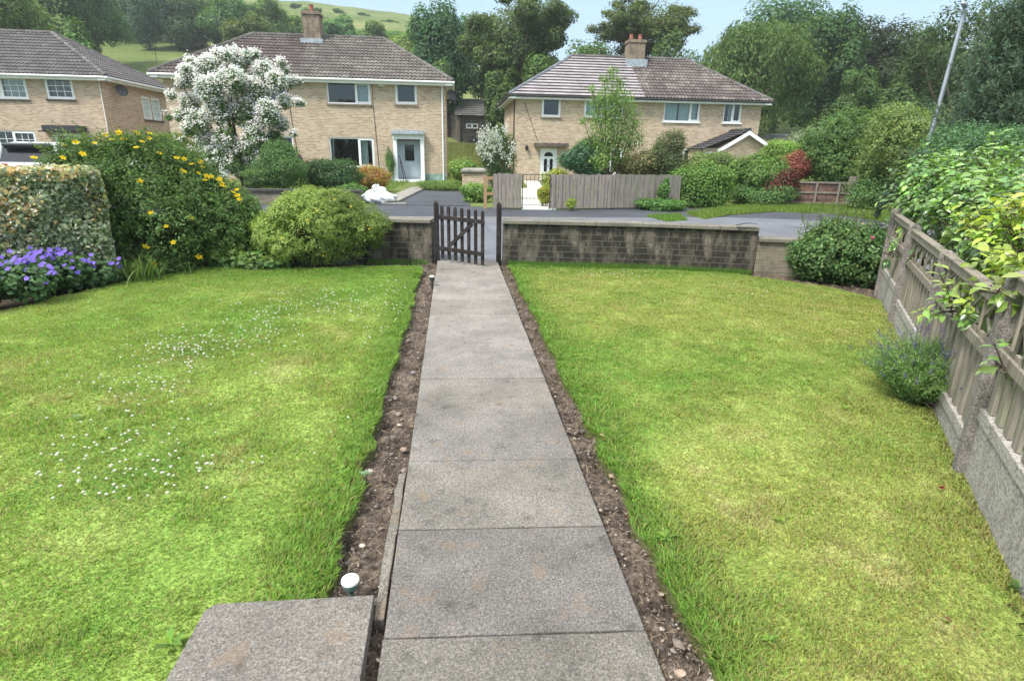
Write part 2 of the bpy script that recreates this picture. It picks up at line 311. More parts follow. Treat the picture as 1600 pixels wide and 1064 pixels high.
def foliage(name, blobs, n, L, W, cols, wts=None, mat='leaf', parent=None, loc=None, seed=0, depth=.45, up=.35, rnd=.6, clump=0., clump_n=10, lump=.16, zmin=None, jit=.18, droop=0, clumpcol=.25, tang=None, fuzz=.07):
    rng = np.random.default_rng(seed); p, nr, k = blob_points(rng, blobs, n, depth, lump, clump, clump_n, zmin, fuzz)
    m = len(p); nn = nr+rnd*rng.normal(size=(m, 3))*.8; nn[:, 2] += up; c = palette(rng, m, cols, wts, jit)
    cb = 1+clumpcol*(vnoise(p[:, 0]*1.3+p[:, 2]*.8/np.mean(L)**.0, p[:, 1]*1.3+p[:, 2]*1.1, seed)-.5)*1.6; c = np.clip(c*cb[:, None], .003, 1)
    tg = None
    if droop: tg = rng.normal(size=(m, 3))*.35; tg[:, 2] -= droop
    s = rng.uniform(.65, 1.25, m); return leaves(name, p, nn, L*s, W*s, c, mat, parent, loc, tang=tg, rng=rng)
# ================================================================ GROUND
def terr(x, y):
    x = np.asarray(x, float); y = np.asarray(y, float); t = np.clip(y-38, 0, None)
    z = np.interp(t, [0, 6, 22, 52, 72, 150, 262, 420, 900], [0, .5, 3.2, 11., 16.3, 37, 61, 68, 70])
    f = np.interp(x, [-60, -15, 12, 60, 300], [1.05, .97, .62, .62, .8]); z = z*f
    z = z+(fbm(x*.05, y*.05, 5)-.5)*np.clip(t/20, 0, 3.5)
    side = np.interp(x, [22, 60], [0, 1]); z = z+side*np.interp(y, [5, 60], [1., 4.])
    return z-.09
def ground():
    xs = np.concatenate([np.linspace(-900, -80, 18), np.linspace(-76, 76, 77), np.linspace(80, 900, 18)]); ys = np.concatenate([np.linspace(-300, -10, 8), np.linspace(-6, 130, 69), np.linspace(135, 460, 40), np.linspace(480, 1500, 12)])
    X, Y = np.meshgrid(xs, ys); Z = terr(X, Y); V = np.stack([X, Y, Z], -1).reshape(-1, 3); nx = len(xs); i, j = np.meshgrid(np.arange(nx-1), np.arange(len(ys)-1)); a = (j*nx+i).ravel()
    kind(npmesh('hillside', V, np.stack([a, a+1, a+nx+1, a+nx], 1), None, 'hill_grass', smooth=True), 'structure')
ground()
# road with pavement, kerb, footway and grass verge
m = MB(); m.prism([(-60, 9.42), (-1.5, 9.05), (.66, 8.85), (4.4, 8.2), (7, 7.9), (60, 7.2), (60, 13.3), (12, 14.1), (7.5, 15.4), (2, 15.0), (-60, 13.9)], -.12, 0.); kind(m.build('pavement', 'asphalt'), 'structure')
m = MB(); m.prism([(-60, 13.9), (2, 15.0), (7.5, 15.4), (12, 14.1), (60, 13.3), (60, 19), (11, 18.9), (7.2, 18.6), (.5, 18.2), (-2.6, 18.3), (-60, 18)], -.13, -.012); kind(m.build('road', 'asphalt_dark'), 'structure')
m = MB()
for i in range(66):
    xx = -57+.915*i; yy = 13.9+1.1*(xx+60)/62-.07; m.box(xx, xx+.9, yy-.06, yy+.06, -.1, .012)
kind(m.build('kerb', 'concrete'), 'structure')
m = MB(); m.prism([(-2.6, 18.3), (.5, 18.2), (.75, 24.6), (-.4, 26.2), (-1.55, 26.2), (-2.6, 22)], -.1, .004); kind(m.build('driveway', 'asphalt_dark'), 'structure')
m = MB(); m.prism([(-2.35, 19.), (-1.75, 18.9), (-1.2, 26.2), (-1.8, 26.4)], -.05, .07); kind(m.build('house_path', 'concrete'), 'structure')
m = MB(); m.prism([(1.98, 17.25), (3.0, 17.25), (4.9, 34.4), (3.9, 34.4)], -.05, .03); kind(m.build('garden_path', 'light_disc'), 'structure')
# plots of the houses opposite
def plot(name, poly, z=.0):
    m = MB(); m.prism(poly, -.12, z); return kind(m.build(name, 'hill_grass'), 'structure')
plot('garden_ground', [(-60, 18.0), (-2.6, 18.3), (-2.6, 22), (-1.55, 26.2), (-1.55, 40), (-60, 40)])
plot('garden_ground', [(.5, 18.2), (1.97, 17.3), (3.88, 34.4), (3.88, 40), (-.4, 40), (-.4, 26.2), (.75, 24.6)])
plot('garden_ground', [(3.02, 17.3), (7.2, 18.6), (11, 18.9), (60, 19.), (60, 42), (4.95, 42), (4.95, 34.4)])
# ================================================================ MY GARDEN
FA = np.array([2.75, 2.51]); FU = np.array([.531, .847])           # fence line
def fence_x(y): return FA[0]+FU[0]*(y-FA[1])/FU[1]
m = MB(); m.prism([(-14, -1), (1, -1), (6.9, 9), (.66, 8.8), (-1.5, 9.0), (-14, 9.4)], -.3, -.085); kind(m.build('soil_bed', 'soil'), 'structure')
for o in [bpy.data.objects['soil_bed']]:
    a = o.data.color_attributes['Col']; a.data.foreach_set('color', np.tile([.075, .058, .045, 1.], len(o.data.vertices)))
def soil_strip(x0, x1, y0, y1, seed):
    nx = int((x1-x0)/.011); ny = int((y1-y0)/.014); X, Y = np.meshgrid(np.linspace(x0, x1, nx), np.linspace(y0, y1, ny))
    h = fbm(X*14, Y*11, seed, 5); h2 = fbm(X*60, Y*60, seed+3, 3)
    Z = -.062+(h-.5)*.075+(h2-.5)*.03; t = np.clip((h*.55+h2*.45-.3)/.4, 0, 1)[..., None]
    C = np.array([.036, .028, .022])*(1-t)+np.array([.16, .125, .097])*t
    rs = np.random.default_rng(seed); C = C*(1+.22*rs.normal(size=C.shape[:2]+(1,)))
    i, j = np.meshgrid(np.arange(nx-1), np.arange(ny-1)); a = (j*nx+i).ravel()
    kind(npmesh('soil', np.stack([X, Y, Z], -1).reshape(-1, 3), np.stack([a, a+1, a+nx+1, a+nx], 1), np.clip(C.reshape(-1, 3), .01, 1), 'soil', smooth=False), 'structure')
soil_strip(-.66, -.24, 1.0, 9.0, 3); soil_strip(.63, .93, .6, 8.8, 9)
soil_strip(4.2, 5.5, 6.6, 8.3, 12); soil_strip(-1.6, -.66, 8.2, 8.95, 15)
# path of slabs
PX0, PX1 = -.262, .655
def path():
    m = MB(); rng = np.random.default_rng(4); y = -.2
    ys = [-.21+.6*k for k in range(0, 15)]+[8.86]
    for k in range(len(ys)-1):
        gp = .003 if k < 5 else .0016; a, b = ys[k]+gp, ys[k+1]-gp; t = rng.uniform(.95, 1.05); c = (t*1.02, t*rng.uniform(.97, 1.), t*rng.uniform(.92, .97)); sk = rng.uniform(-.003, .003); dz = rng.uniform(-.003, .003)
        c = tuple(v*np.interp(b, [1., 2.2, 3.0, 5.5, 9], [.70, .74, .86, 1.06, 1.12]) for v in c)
        n = 14; e = lambda: rng.uniform(-.0025, .0025); top = [(PX0+(PX1-PX0)*i/n, a+e()-.0+.05*(i/n-.5)*-.9*(.8 if k < 12 else 0), dz) for i in range(n+1)]+[(PX1-(PX1-PX0)*i/n, b+e()+.05*(.5-i/n)*-.9*(.8 if k < 12 else 0), dz) for i in range(n+1)]
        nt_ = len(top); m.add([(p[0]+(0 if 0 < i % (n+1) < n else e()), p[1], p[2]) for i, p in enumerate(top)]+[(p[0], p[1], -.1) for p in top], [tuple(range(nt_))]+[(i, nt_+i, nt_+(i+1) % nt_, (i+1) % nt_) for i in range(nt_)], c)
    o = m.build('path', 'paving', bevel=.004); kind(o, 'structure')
path()
m = MB(); m.box(PX0-.03, PX1+.02, 8.87, 9.15, -.1, -.004, (1, .98, .95)); kind(m.build('path', 'paving', bevel=.004), 'structure')
m = MB(); m.prism([(-.918, .7), (-.304, .7), (-.316, 1.79), (-.875, 1.79), (-.906, 1.76)], -.045, .026, (.80, .77, .73))
tag(m.build('paving_slab', 'paving', loc=(-.6, 1.2, -.045), bevel=.003), 'spare concrete paving slab lying on the lawn corner left of the path', 'paving slab')
m = MB(); rng = np.random.default_rng(8)
pts = [(-.335+.0*y+rng.uniform(-.004, .004), y) for y in np.linspace(1.72, 2.72, 14)]; pr = [(-.272+rng.uniform(-.004, .004), y) for y in np.linspace(2.74, 1.72, 14)]
m.prism([(-.312+rng.uniform(-.006, .006), p[1]) for i, p in enumerate(pts)]+pr, -.11, -.022, (.85, .81, .74)); tag(m.build('edging_strip', 'paving', loc=(-.3, 2.2, -.09), bevel=.005), 'narrow strip of old concrete edging laid against the path in the left soil strip', 'edging')
# lawns
LAWN_L = [(-.5, .3), (-6.5, .3), (-5.4, 4.3), (-4.6, 5.85), (-4.12, 7.2), (-3.45, 8.25), (-2.2, 8.15), (-1.1, 8.35), (-.47, 8.3)]
LAWN_R = [(.82, .3), (1.36, .3), (5.05, 6.25), (4.9, 6.9), (4.35, 7.45), (3.9, 7.9), (.8, 8.4)]
def inside(poly, x, y):
    c = np.zeros(len(x), bool); n = len(poly)
    for i in range(n):
        x1, y1 = poly[i]; x2, y2 = poly[(i+1) % n]; k = ((y1 > y) != (y2 > y)) & (x < (x2-x1)*(y-y1)/(y2-y1+1e-12)+x1); c ^= k
    return c
def edge_wobble(x, y): return (vnoise(x*0+7, y*5, 31)-.5)*.055+(vnoise(x*0+3, y*17, 32)-.5)*.03
def lawn_cols(x, y, side):
    f = fbm(x*.9, y*.9, 40+side, 4); g_ = fbm(x*4, y*4, 44+side, 3); de = np.abs(x-(-.5 if side < 0 else .82))
    green = np.array([.185, .315, .06]); yel = np.array([.345, .385, .11]) if side > 0 else np.array([.31, .39, .10]); straw = np.array([.47, .42, .22])
    t = np.clip((f-.15)/.55+(g_-.5)*.55+(vnoise(x*14, y*14, 47)-.5)*.35, 0, 1); t = t*np.clip((de-.02)/.26, 0, 1)
    back = np.clip((y-7.4)/.8, 0, 1); t = t*(1-.85*back); 
    if side > 0: t = np.clip(t*1.15+.08*(de > .5), 0, 1)
    t = t*.85; c = green*(1-t[:, None])+yel*t[:, None]; s_ = np.clip((g_-.60)/.2, 0, 1)*np.clip((f-.42)/.2, 0, 1)*(1 if side > 0 else .75); s_ = s_*(de > .4)*(1-back)
    return c*(1-.55*s_[:, None])+straw*.55*s_[:, None], t, de
def lawn(poly, side, N, label):
    # ground under the blades, a slab with a ragged cut edge
    n = len(poly); bp = []
    for i in range(n):
        a = np.array(poly[i]); b = np.array(poly[(i+1) % n]); L = np.linalg.norm(b-a)
        for q in np.arange(0, 1, .07/L): p = a+(b-a)*q; bp.append((p[0]+edge_wobble(p[:1], p[1:2])[0]*(1 if abs(p[0]-(-.5 if side < 0 else .82)) < .1 else .3), p[1]))
    x0, x1 = min(p[0] for p in bp), max(p[0] for p in bp); y0, y1 = min(p[1] for p in bp), max(p[1] for p in bp)
    st = .05; X, Y = np.meshgrid(np.arange(x0, x1, st), np.arange(y0, y1, st)); x = X.ravel(); y = Y.ravel(); ins = (inside(bp, x-.03, y) & inside(bp, x+st+.03, y) & inside(bp, x-.03, y+st) & inside(bp, x+st+.03, y+st)).reshape(X.shape)
    c, t, de = lawn_cols(x, y, side); nx = X.shape[1]; j, i = np.nonzero(ins[:-1, :-1]); a = j*nx+i
    z = -.006+(fbm(x*3, y*3, 50, 3)-.5)*.012
    V = np.stack([x, y, z], 1); used = np.unique(np.stack([a, a+1, a+nx+1, a+nx], 1)); mp_ = -np.ones(len(V), int); mp_[used] = np.arange(len(used))
    kind(npmesh('lawn', V[used], mp_[np.stack([a, a+1, a+nx+1, a+nx], 1)], c[used]*.9, 'turf', smooth=True), 'structure')
    m = MB(); m.prism(bp, -.1, -.018, (.11, .12, .045)); kind(m.build('lawn_edge', 'soil'), 'structure')
    # blades
    rng = np.random.default_rng(60+side); xs = []; ys = []
    pool = N*5; x = rng.uniform(x0, x1, pool); y = y0+(y1-y0)*rng.random(pool)**1.75; k = inside(bp, x, y); x = x[k]; y = y[k]
    d = np.hypot(x, y); vis = np.abs(x-.1*y) < y*1.05+.9; x = x[vis]; y = y[vis]; 
    gap = vnoise(x*16, y*16, 77)*.7+vnoise(x*5, y*5, 78)*.3; k = rng.random(len(x)) < .22+1.2*gap; x = x[k][:N]; y = y[k][:N]; n = len(x)
    ti = rng.integers(0, n, 420); tm = rng.random(n) < .05*np.clip(5.2-y, 0, 1); tk = rng.integers(0, 420, n); sg = .012+.05*rng.random(420)
    x = np.where(tm, x[ti][tk]+rng.normal(size=n)*sg[tk], x); y = np.where(tm, y[ti][tk]+rng.normal(size=n)*sg[tk], y); ok = inside(bp, x, y) & ~((x > -.93) & (x < -.29) & (y < 1.8)); x = x[ok]; y = y[ok]; tm = tm[ok]; tk = tk[ok]; n = len(x)
    c, t, de = lawn_cols(x, y, side); lush = np.clip(1-de/.30, 0, 1)*np.clip(2.2*fbm(x*6, y*4, 81)-.35, 0, 1)*(y < 8.3); back = np.clip((y-7.7)/.6, 0, 1)
    tuft = np.clip((fbm(x*3.3, y*3.3, 83, 3)-.55)/.2, 0, 1)
    h = (.010+.009*rng.random(n)+.009*tuft+.026*lush*rng.uniform(.4, 1.2, n)+.02*back)*(1+.1*(y/8))*np.where(tm, 1.5, 1.); wd = (.0014+.0008*rng.random(n))*(1+y*.26)*(1+.2*lush)
    yaw = rng.random(n)*6.283; lean = (.35+.75*rng.random(n))*h; ax = np.cos(yaw); ay = np.sin(yaw)
    # long blades at the cut edge flop over the soil
    sgn = 1 if side < 0 else -1; flop = lush*(de < .12)*rng.random(n)*.03*sgn
    px = -ay*wd; py = ax*wd; z0 = -.012
    b0 = np.stack([x-px, y-py, np.full(n, z0)], 1); b1 = np.stack([x+px, y+py, np.full(n, z0)], 1); mx_ = x+ax*lean*.35+flop*.4; my = y+ay*lean*.35
    c0 = np.stack([mx_-px*.8, my-py*.8, z0+h*.62], 1); c1 = np.stack([mx_+px*.8, my+py*.8, z0+h*.62], 1); tp = np.stack([x+ax*lean+flop, y+ay*lean, z0+h], 1)
    V = np.stack([b0, b1, c1, c0, tp], 1).reshape(-1, 3); o_ = np.arange(n)*5; F = np.concatenate([np.stack([o_, o_+1, o_+2], 1), np.stack([o_, o_+2, o_+3], 1), np.stack([o_+3, o_+2, o_+4], 1)])
    cc = c*np.where(tm, .98+.25*((tk*37) % 11)/11, 1.)[:, None]*(1+.16*rng.normal(size=(n, 1)))*(1+.10*rng.normal(size=(n, 3))); dead = rng.random(n) < (.06+.15*t); cc[dead] = np.array([.40, .34, .15])*rng.uniform(.6, 1.1, (dead.sum(), 1))
    C = np.repeat(np.clip(cc, .01, 1), 5, axis=0); C = C.reshape(n, 5, 3); C = C.reshape(-1, 3)
    o = npmesh('lawn_grass', V, F, C, 'grass_blade'); kind(o, 'stuff'); o['label'] = label; o['category'] = 'grass'
lawn(LAWN_L, -1, 430000, 'mown grass of the left lawn with clover patches'); lawn(LAWN_R, 1, 420000, 'yellowish mown grass of the lawn right of the path')
# ================================================================ BUILDINGS
UP = np.array([0, 0, 1.])
def frame(x, y, ang=0.):        # ang 0 = wall facing -Y, u to +X
    c, s = math.cos(ang), math.sin(ang); return (np.array([x, y, 0.]), np.array([c, s, 0.]), np.array([s, -c, 0.]))
def wall(F, u0, u1, z0, z1, holes, mb, rev=.11):
    us = sorted({u0, u1, *[h[0] for h in holes], *[h[1] for h in holes]}); zs = sorted({z0, z1, *[h[2] for h in holes], *[h[3] for h in holes]}); O, a, n = F
    q = lambda u, z, d=0.: O+a*u+n*d+UP*z
    for i in range(len(us)-1):
        for j in range(len(zs)-1):
            cu, cz = (us[i]+us[i+1])/2, (zs[j]+zs[j+1])/2
            if any(h[0] < cu < h[1] and h[2] < cz < h[3] for h in holes): continue
            mb.add([q(us[i], zs[j]), q(us[i+1], zs[j]), q(us[i+1], zs[j+1]), q(us[i], zs[j+1])], [(0, 1, 2, 3)])
    for h in holes:
        a0, a1, b0, b1 = h[:4]; c = [(a0, b0), (a1, b0), (a1, b1), (a0, b1)]
        for i in range(4): p, r = c[i], c[(i+1) % 4]; mb.add([q(*p), q(*r), q(*r, -rev), q(*p, -rev)], [(0, 3, 2, 1)])
def window(parent, F, u0, u1, z0, z1, cols=(1.,), cas=(), grid=None, sill='sill_stone', curt=None, rev=.07, fw=.065, leaded=False, label=None, glass='glass'):
    """uPVC window in a hole: cols = relative widths of its lights; cas = indexes with an opening casement; grid = (nx, nz) glazing bars"""
    m = MB(); tot = sum(cols); W = u1-u0; edges = [u0]; lights = []
    for c in cols: edges.append(edges[-1]+W*c/tot)
    m.fbox(F, u0, u1, z1-fw, z1, -rev-.06, -rev+.03); m.fbox(F, u0, u1, z0, z0+fw, -rev-.06, -rev+.03)
    m.fbox(F, u0, u0+fw, z0+fw, z1-fw, -rev-.06, -rev+.03); m.fbox(F, u1-fw, u1, z0+fw, z1-fw, -rev-.06, -rev+.03)
    for e in edges[1:-1]: m.fbox(F, e-fw*.5, e+fw*.5, z0+fw, z1-fw, -rev-.06, -rev+.027)
    for i in range(len(cols)):
        a = edges[i]+(fw if i == 0 else fw*.5); b = edges[i+1]-(fw if i == len(cols)-1 else fw*.5); c, d = z0+fw, z1-fw
        if i in cas:
            t = .055; m.fbox(F, a, b, c, c+t, -rev-.03, -rev+.05); m.fbox(F, a, b, d-t, d, -rev-.03, -rev+.05); m.fbox(F, a, a+t, c+t, d-t, -rev-.03, -rev+.05); m.fbox(F, b-t, b, c+t, d-t, -rev-.03, -rev+.05); a += t; b -= t; c += t; d -= t
        lights.append((a, b, c, d))
        if grid:
            gx = max(1, round(grid[0]*cols[i]/max(cols))); 
            for k in range(1, gx): u = a+(b-a)*k/gx; m.fbox(F, u-.012, u+.012, c, d, -rev-.022, -rev+.0)
            for k in range(1, grid[1]): z = c+(d-c)*k/grid[1]; m.fbox(F, a, b, z-.012, z+.012, -rev-.024, -rev-.002)
    wdw = m.build('window', 'upvc', parent)
    if label: wdw['label'] = label
    for a, b, c, d in lights:
        g = MB(); g.fbox(F, a-.005, b+.005, c-.005, d+.005, -rev-.036, -rev-.026); g.build('pane', glass, wdw)
    if curt:
        for (i, f0, f1, mat) in curt:
            a, b, c, d = lights[i]; a, b = a+(b-a)*f0, a+(b-a)*f1; g = MB(); nn = max(4, int((b-a)/.05)); vs = []
            for k in range(nn+1): u = a+(b-a)*k/nn; dd = -rev-.13+.02*math.sin(k*1.9); vs += [F[0]+F[1]*u+F[2]*dd+UP*(c-.05), F[0]+F[1]*u+F[2]*dd+UP*(d+.05)]
            g.add(vs, [(2*k, 2*k+2, 2*k+3, 2*k+1) for k in range(nn)]); g.build('curtain', mat, wdw)
    s_ = MB(); s_.fbox(F, u0-.05, u1+.05, z0-.07, z0-.002, -.04, .075); s_.build('sill', sill, wdw)
    return wdw
def slope(mb, EL, ER, RL, RR, colfn, tile=.3, course=.34, amp=.06, per=.2, lip=.03, ns=6, seed=0):
    EL, ER, RL, RR = [np.array(p, float) for p in (EL, ER, RL, RR)]; e = _n(ER-EL); up = RL-EL; up = up-e*up.dot(e); Ls = np.linalg.norm(up); s = up/Ls; n = np.cross(e, s); n = n if n[2] > 0 else -n
    W = (ER-EL).dot(e); a1 = (RL-EL).dot(e); b1 = (RR-EL).dot(e); K = max(1, round(Ls/course)); us = np.arange(0, W+per/ns, per/ns)
    for k in range(K):
        v0, v1 = k/K, (k+1)/K; l0, l1 = a1*v0, a1*v1; r0, r1 = W+(b1-W)*v0, W+(b1-W)*v1
        u = us[(us > l0-per) & (us < r0+per)]; 
        if len(u) < 2: continue
        ph = (u/per) % 1.; wv = amp*np.sin(ph*math.pi)**1.2 if amp > 0 else np.zeros(len(u)); ul = np.clip(u, l0, r0); uh = np.clip(u, l1, r1)
        p0 = EL+np.outer(ul, e)+s*(v0*Ls)+0*n; pl = p0+np.outer(lip+wv, n); pu = EL+np.outer(uh, e)+s*(v1*Ls)+np.outer(.004+wv*.7, n); p00 = p0-n*.01
        p00 = p00+s*.05; vs = np.concatenate([p00, pl, pu]); N = len(u); b = len(mb.v); mb.v += [tuple(q) for q in vs.tolist()]
        for i in range(N-1): mb.f.append((b+i, b+i+1, b+N+i+1, b+N+i)); mb.f.append((b+N+i, b+N+i+1, b+2*N+i+1, b+2*N+i))
        ti = np.floor(u/tile+.5*(k % 2)); c = np.array([colfn(t, k, EL+e*uu+s*v0*Ls) for t, uu in zip(ti, u)]); cc = np.concatenate([c, c, c]); mb.c += [tuple(q) for q in cc.tolist()]
def ridge_caps(mb, p, q, r=.11, col=(.12, .11, .105), step=.42):
    p = np.array(p, float); q = np.array(q, float); L = np.linalg.norm(q-p); k = max(1, int(L/step)); rr = random.Random(int(L*100))
    for i in range(k):
        a = p+(q-p)*i/k; b = p+(q-p)*(i+1)/k; t = rr.uniform(.75, 1.25); mb.tube([a, b], [r, r*.86], 8, tuple(c*t for c in col))
def hip_roof(name, parent, x0, x1, y0, y1, ze, xr0, xr1, zr, colfn, styles=None, split=None, drop=0.):
    yr = (y0+y1)/2; m = MB(); E = [(x0, y0, ze), (x1, y0, ze), (x1, y1, ze), (x0, y1, ze)]; A = (xr0, yr, zr); B = (xr1, yr, zr)
    if split is None: slope(m, E[0], E[1], A, B, colfn)
    else:
        xs, c2, kw = split; M0 = (xs, y0, ze); M1 = (xs, yr, zr); slope(m, E[0], M0, A, M1, c2, **kw); slope(m, M0, E[1], M1, B, colfn)
    slope(m, E[1], E[2], B, B, colfn); slope(m, E[2], E[3], B, A, colfn)
    if split is None: slope(m, E[3], E[0], A, A, colfn)
    else: slope(m, E[3], E[0], A, A, split[1], **split[2])
    cc = (.13, .12, .115)
    for a, b in ((E[0], A), (E[3], A), (E[1], B), (E[2], B), (A, B)):
        ridge_caps(m, np.array(a)+(0, 0, .03), np.array(b)+(0, 0, .03), col=(.17, .18, .20) if (split and a in (E[0], E[3])) else cc)
    r = m.build(name, 'rooftile', parent)
    return r
def tilecol(base, lich, amt, seed):
    base = np.array(base); lich = np.array(lich)
    def f(t, k, p):
        h = vnoise(np.array([t*13.7+.3]), np.array([k*7.3+.2]), seed)[0]; q = vnoise(np.array([p[0]*1.1]), np.array([p[1]*1.1+p[2]]), seed+1)[0]*.6+vnoise(np.array([p[0]*5]), np.array([p[1]*5+p[2]*3]), seed+2)[0]*.4
        w = min(1, max(0, (q-.5)*3.+.25))*amt; return tuple((base*(.78+.44*h))*(1-w)+lich*(.7+.5*h)*w)
    return f
def eaves(parent, pts, z, gut='upvc', fas='fascia', closed=True):
    m = MB(); g = MB(); n = len(pts)
    for i in range(n if closed else n-1):
        a = np.array(pts[i]); b = np.array(pts[(i+1) % n]); d = _n(b-a); nn = np.array([d[1], -d[0]]); F = (np.array([*a, 0.]), np.array([*d, 0.]), np.array([*nn, 0.])); L = np.linalg.norm(b-a)
        m.fbox(F, -.0, L, z-.2, z-.03, -.40, -.06); g.tube([F[0]+F[2]*-.0+UP*(z-.045)-F[1]*.06, F[0]+F[2]*-.0+UP*(z-.045)+F[1]*(L+.06)], .055, 8)
    m.build('fascia', fas, parent); g.build('gutter', gut, parent)
def downpipe(parent, pts, mat='upvc', r=.035): m = MB(); m.tube(pts, r, 8); m.build('downpipe', mat, parent)
def dark_backing(parent, x0, x1, y0, y1, z1):
    m = MB(); m.box(x0+.35, x1-.35, y0+.6, y1-.35, 0, z1-.1); m.build('dark_backing', 'dark_backing', parent)  # one solid box painted dark, standing in for the unlit rooms
def dish(parent, p, dirn, r=.3):
    p = np.array(p, float); d = _n(np.array(dirn, float)); m = MB(); m.tube([p+d*.0, p+d*.03, p+d*.07, p+d*.1], [.02, r*.55, r*.9, r], 20, caps=False); m.tube([p-d*.3+(0, 0, -.1), p], .02, 6); m.tube([p+(0, 0, -r*.8), p+d*.35], .012, 5); m.build('satellite_dish', 'black_plastic', parent)
def chimney(parent, x0, x1, y0, y1, z0, z1, pots, flash=True):
    m = MB(); m.box(x0, x1, y0, y1, z0, z1-.16); m.box(x0-.06, x1+.06, y0-.06, y1+.06, z1-.16, z1-.06); m.box(x0-.02, x1+.02, y0-.02, y1+.02, z1-.06, z1)
    c = m.build('chimney', 'brick_chimney', parent)
    for (dx, h) in pots:
        p = MB(); cx = (x0+x1)/2+dx; cy = (y0+y1)/2; p.tube([(cx, cy, z1), (cx, cy, z1+.06), (cx, cy, z1+h-.08), (cx, cy, z1+h)], [.15, .13, .11, .135], 12); p.build('chimney_pot', 'terracotta', c)
    if flash: f = MB(); f.box(x0-.14, x1+.14, y0-.20, y0-.004, z0+.0, z0+.42); f.build('flashing', 'lead', c)
def mir(cx, r): return (2*cx-r[1], 2*cx-r[0], *r[2:])
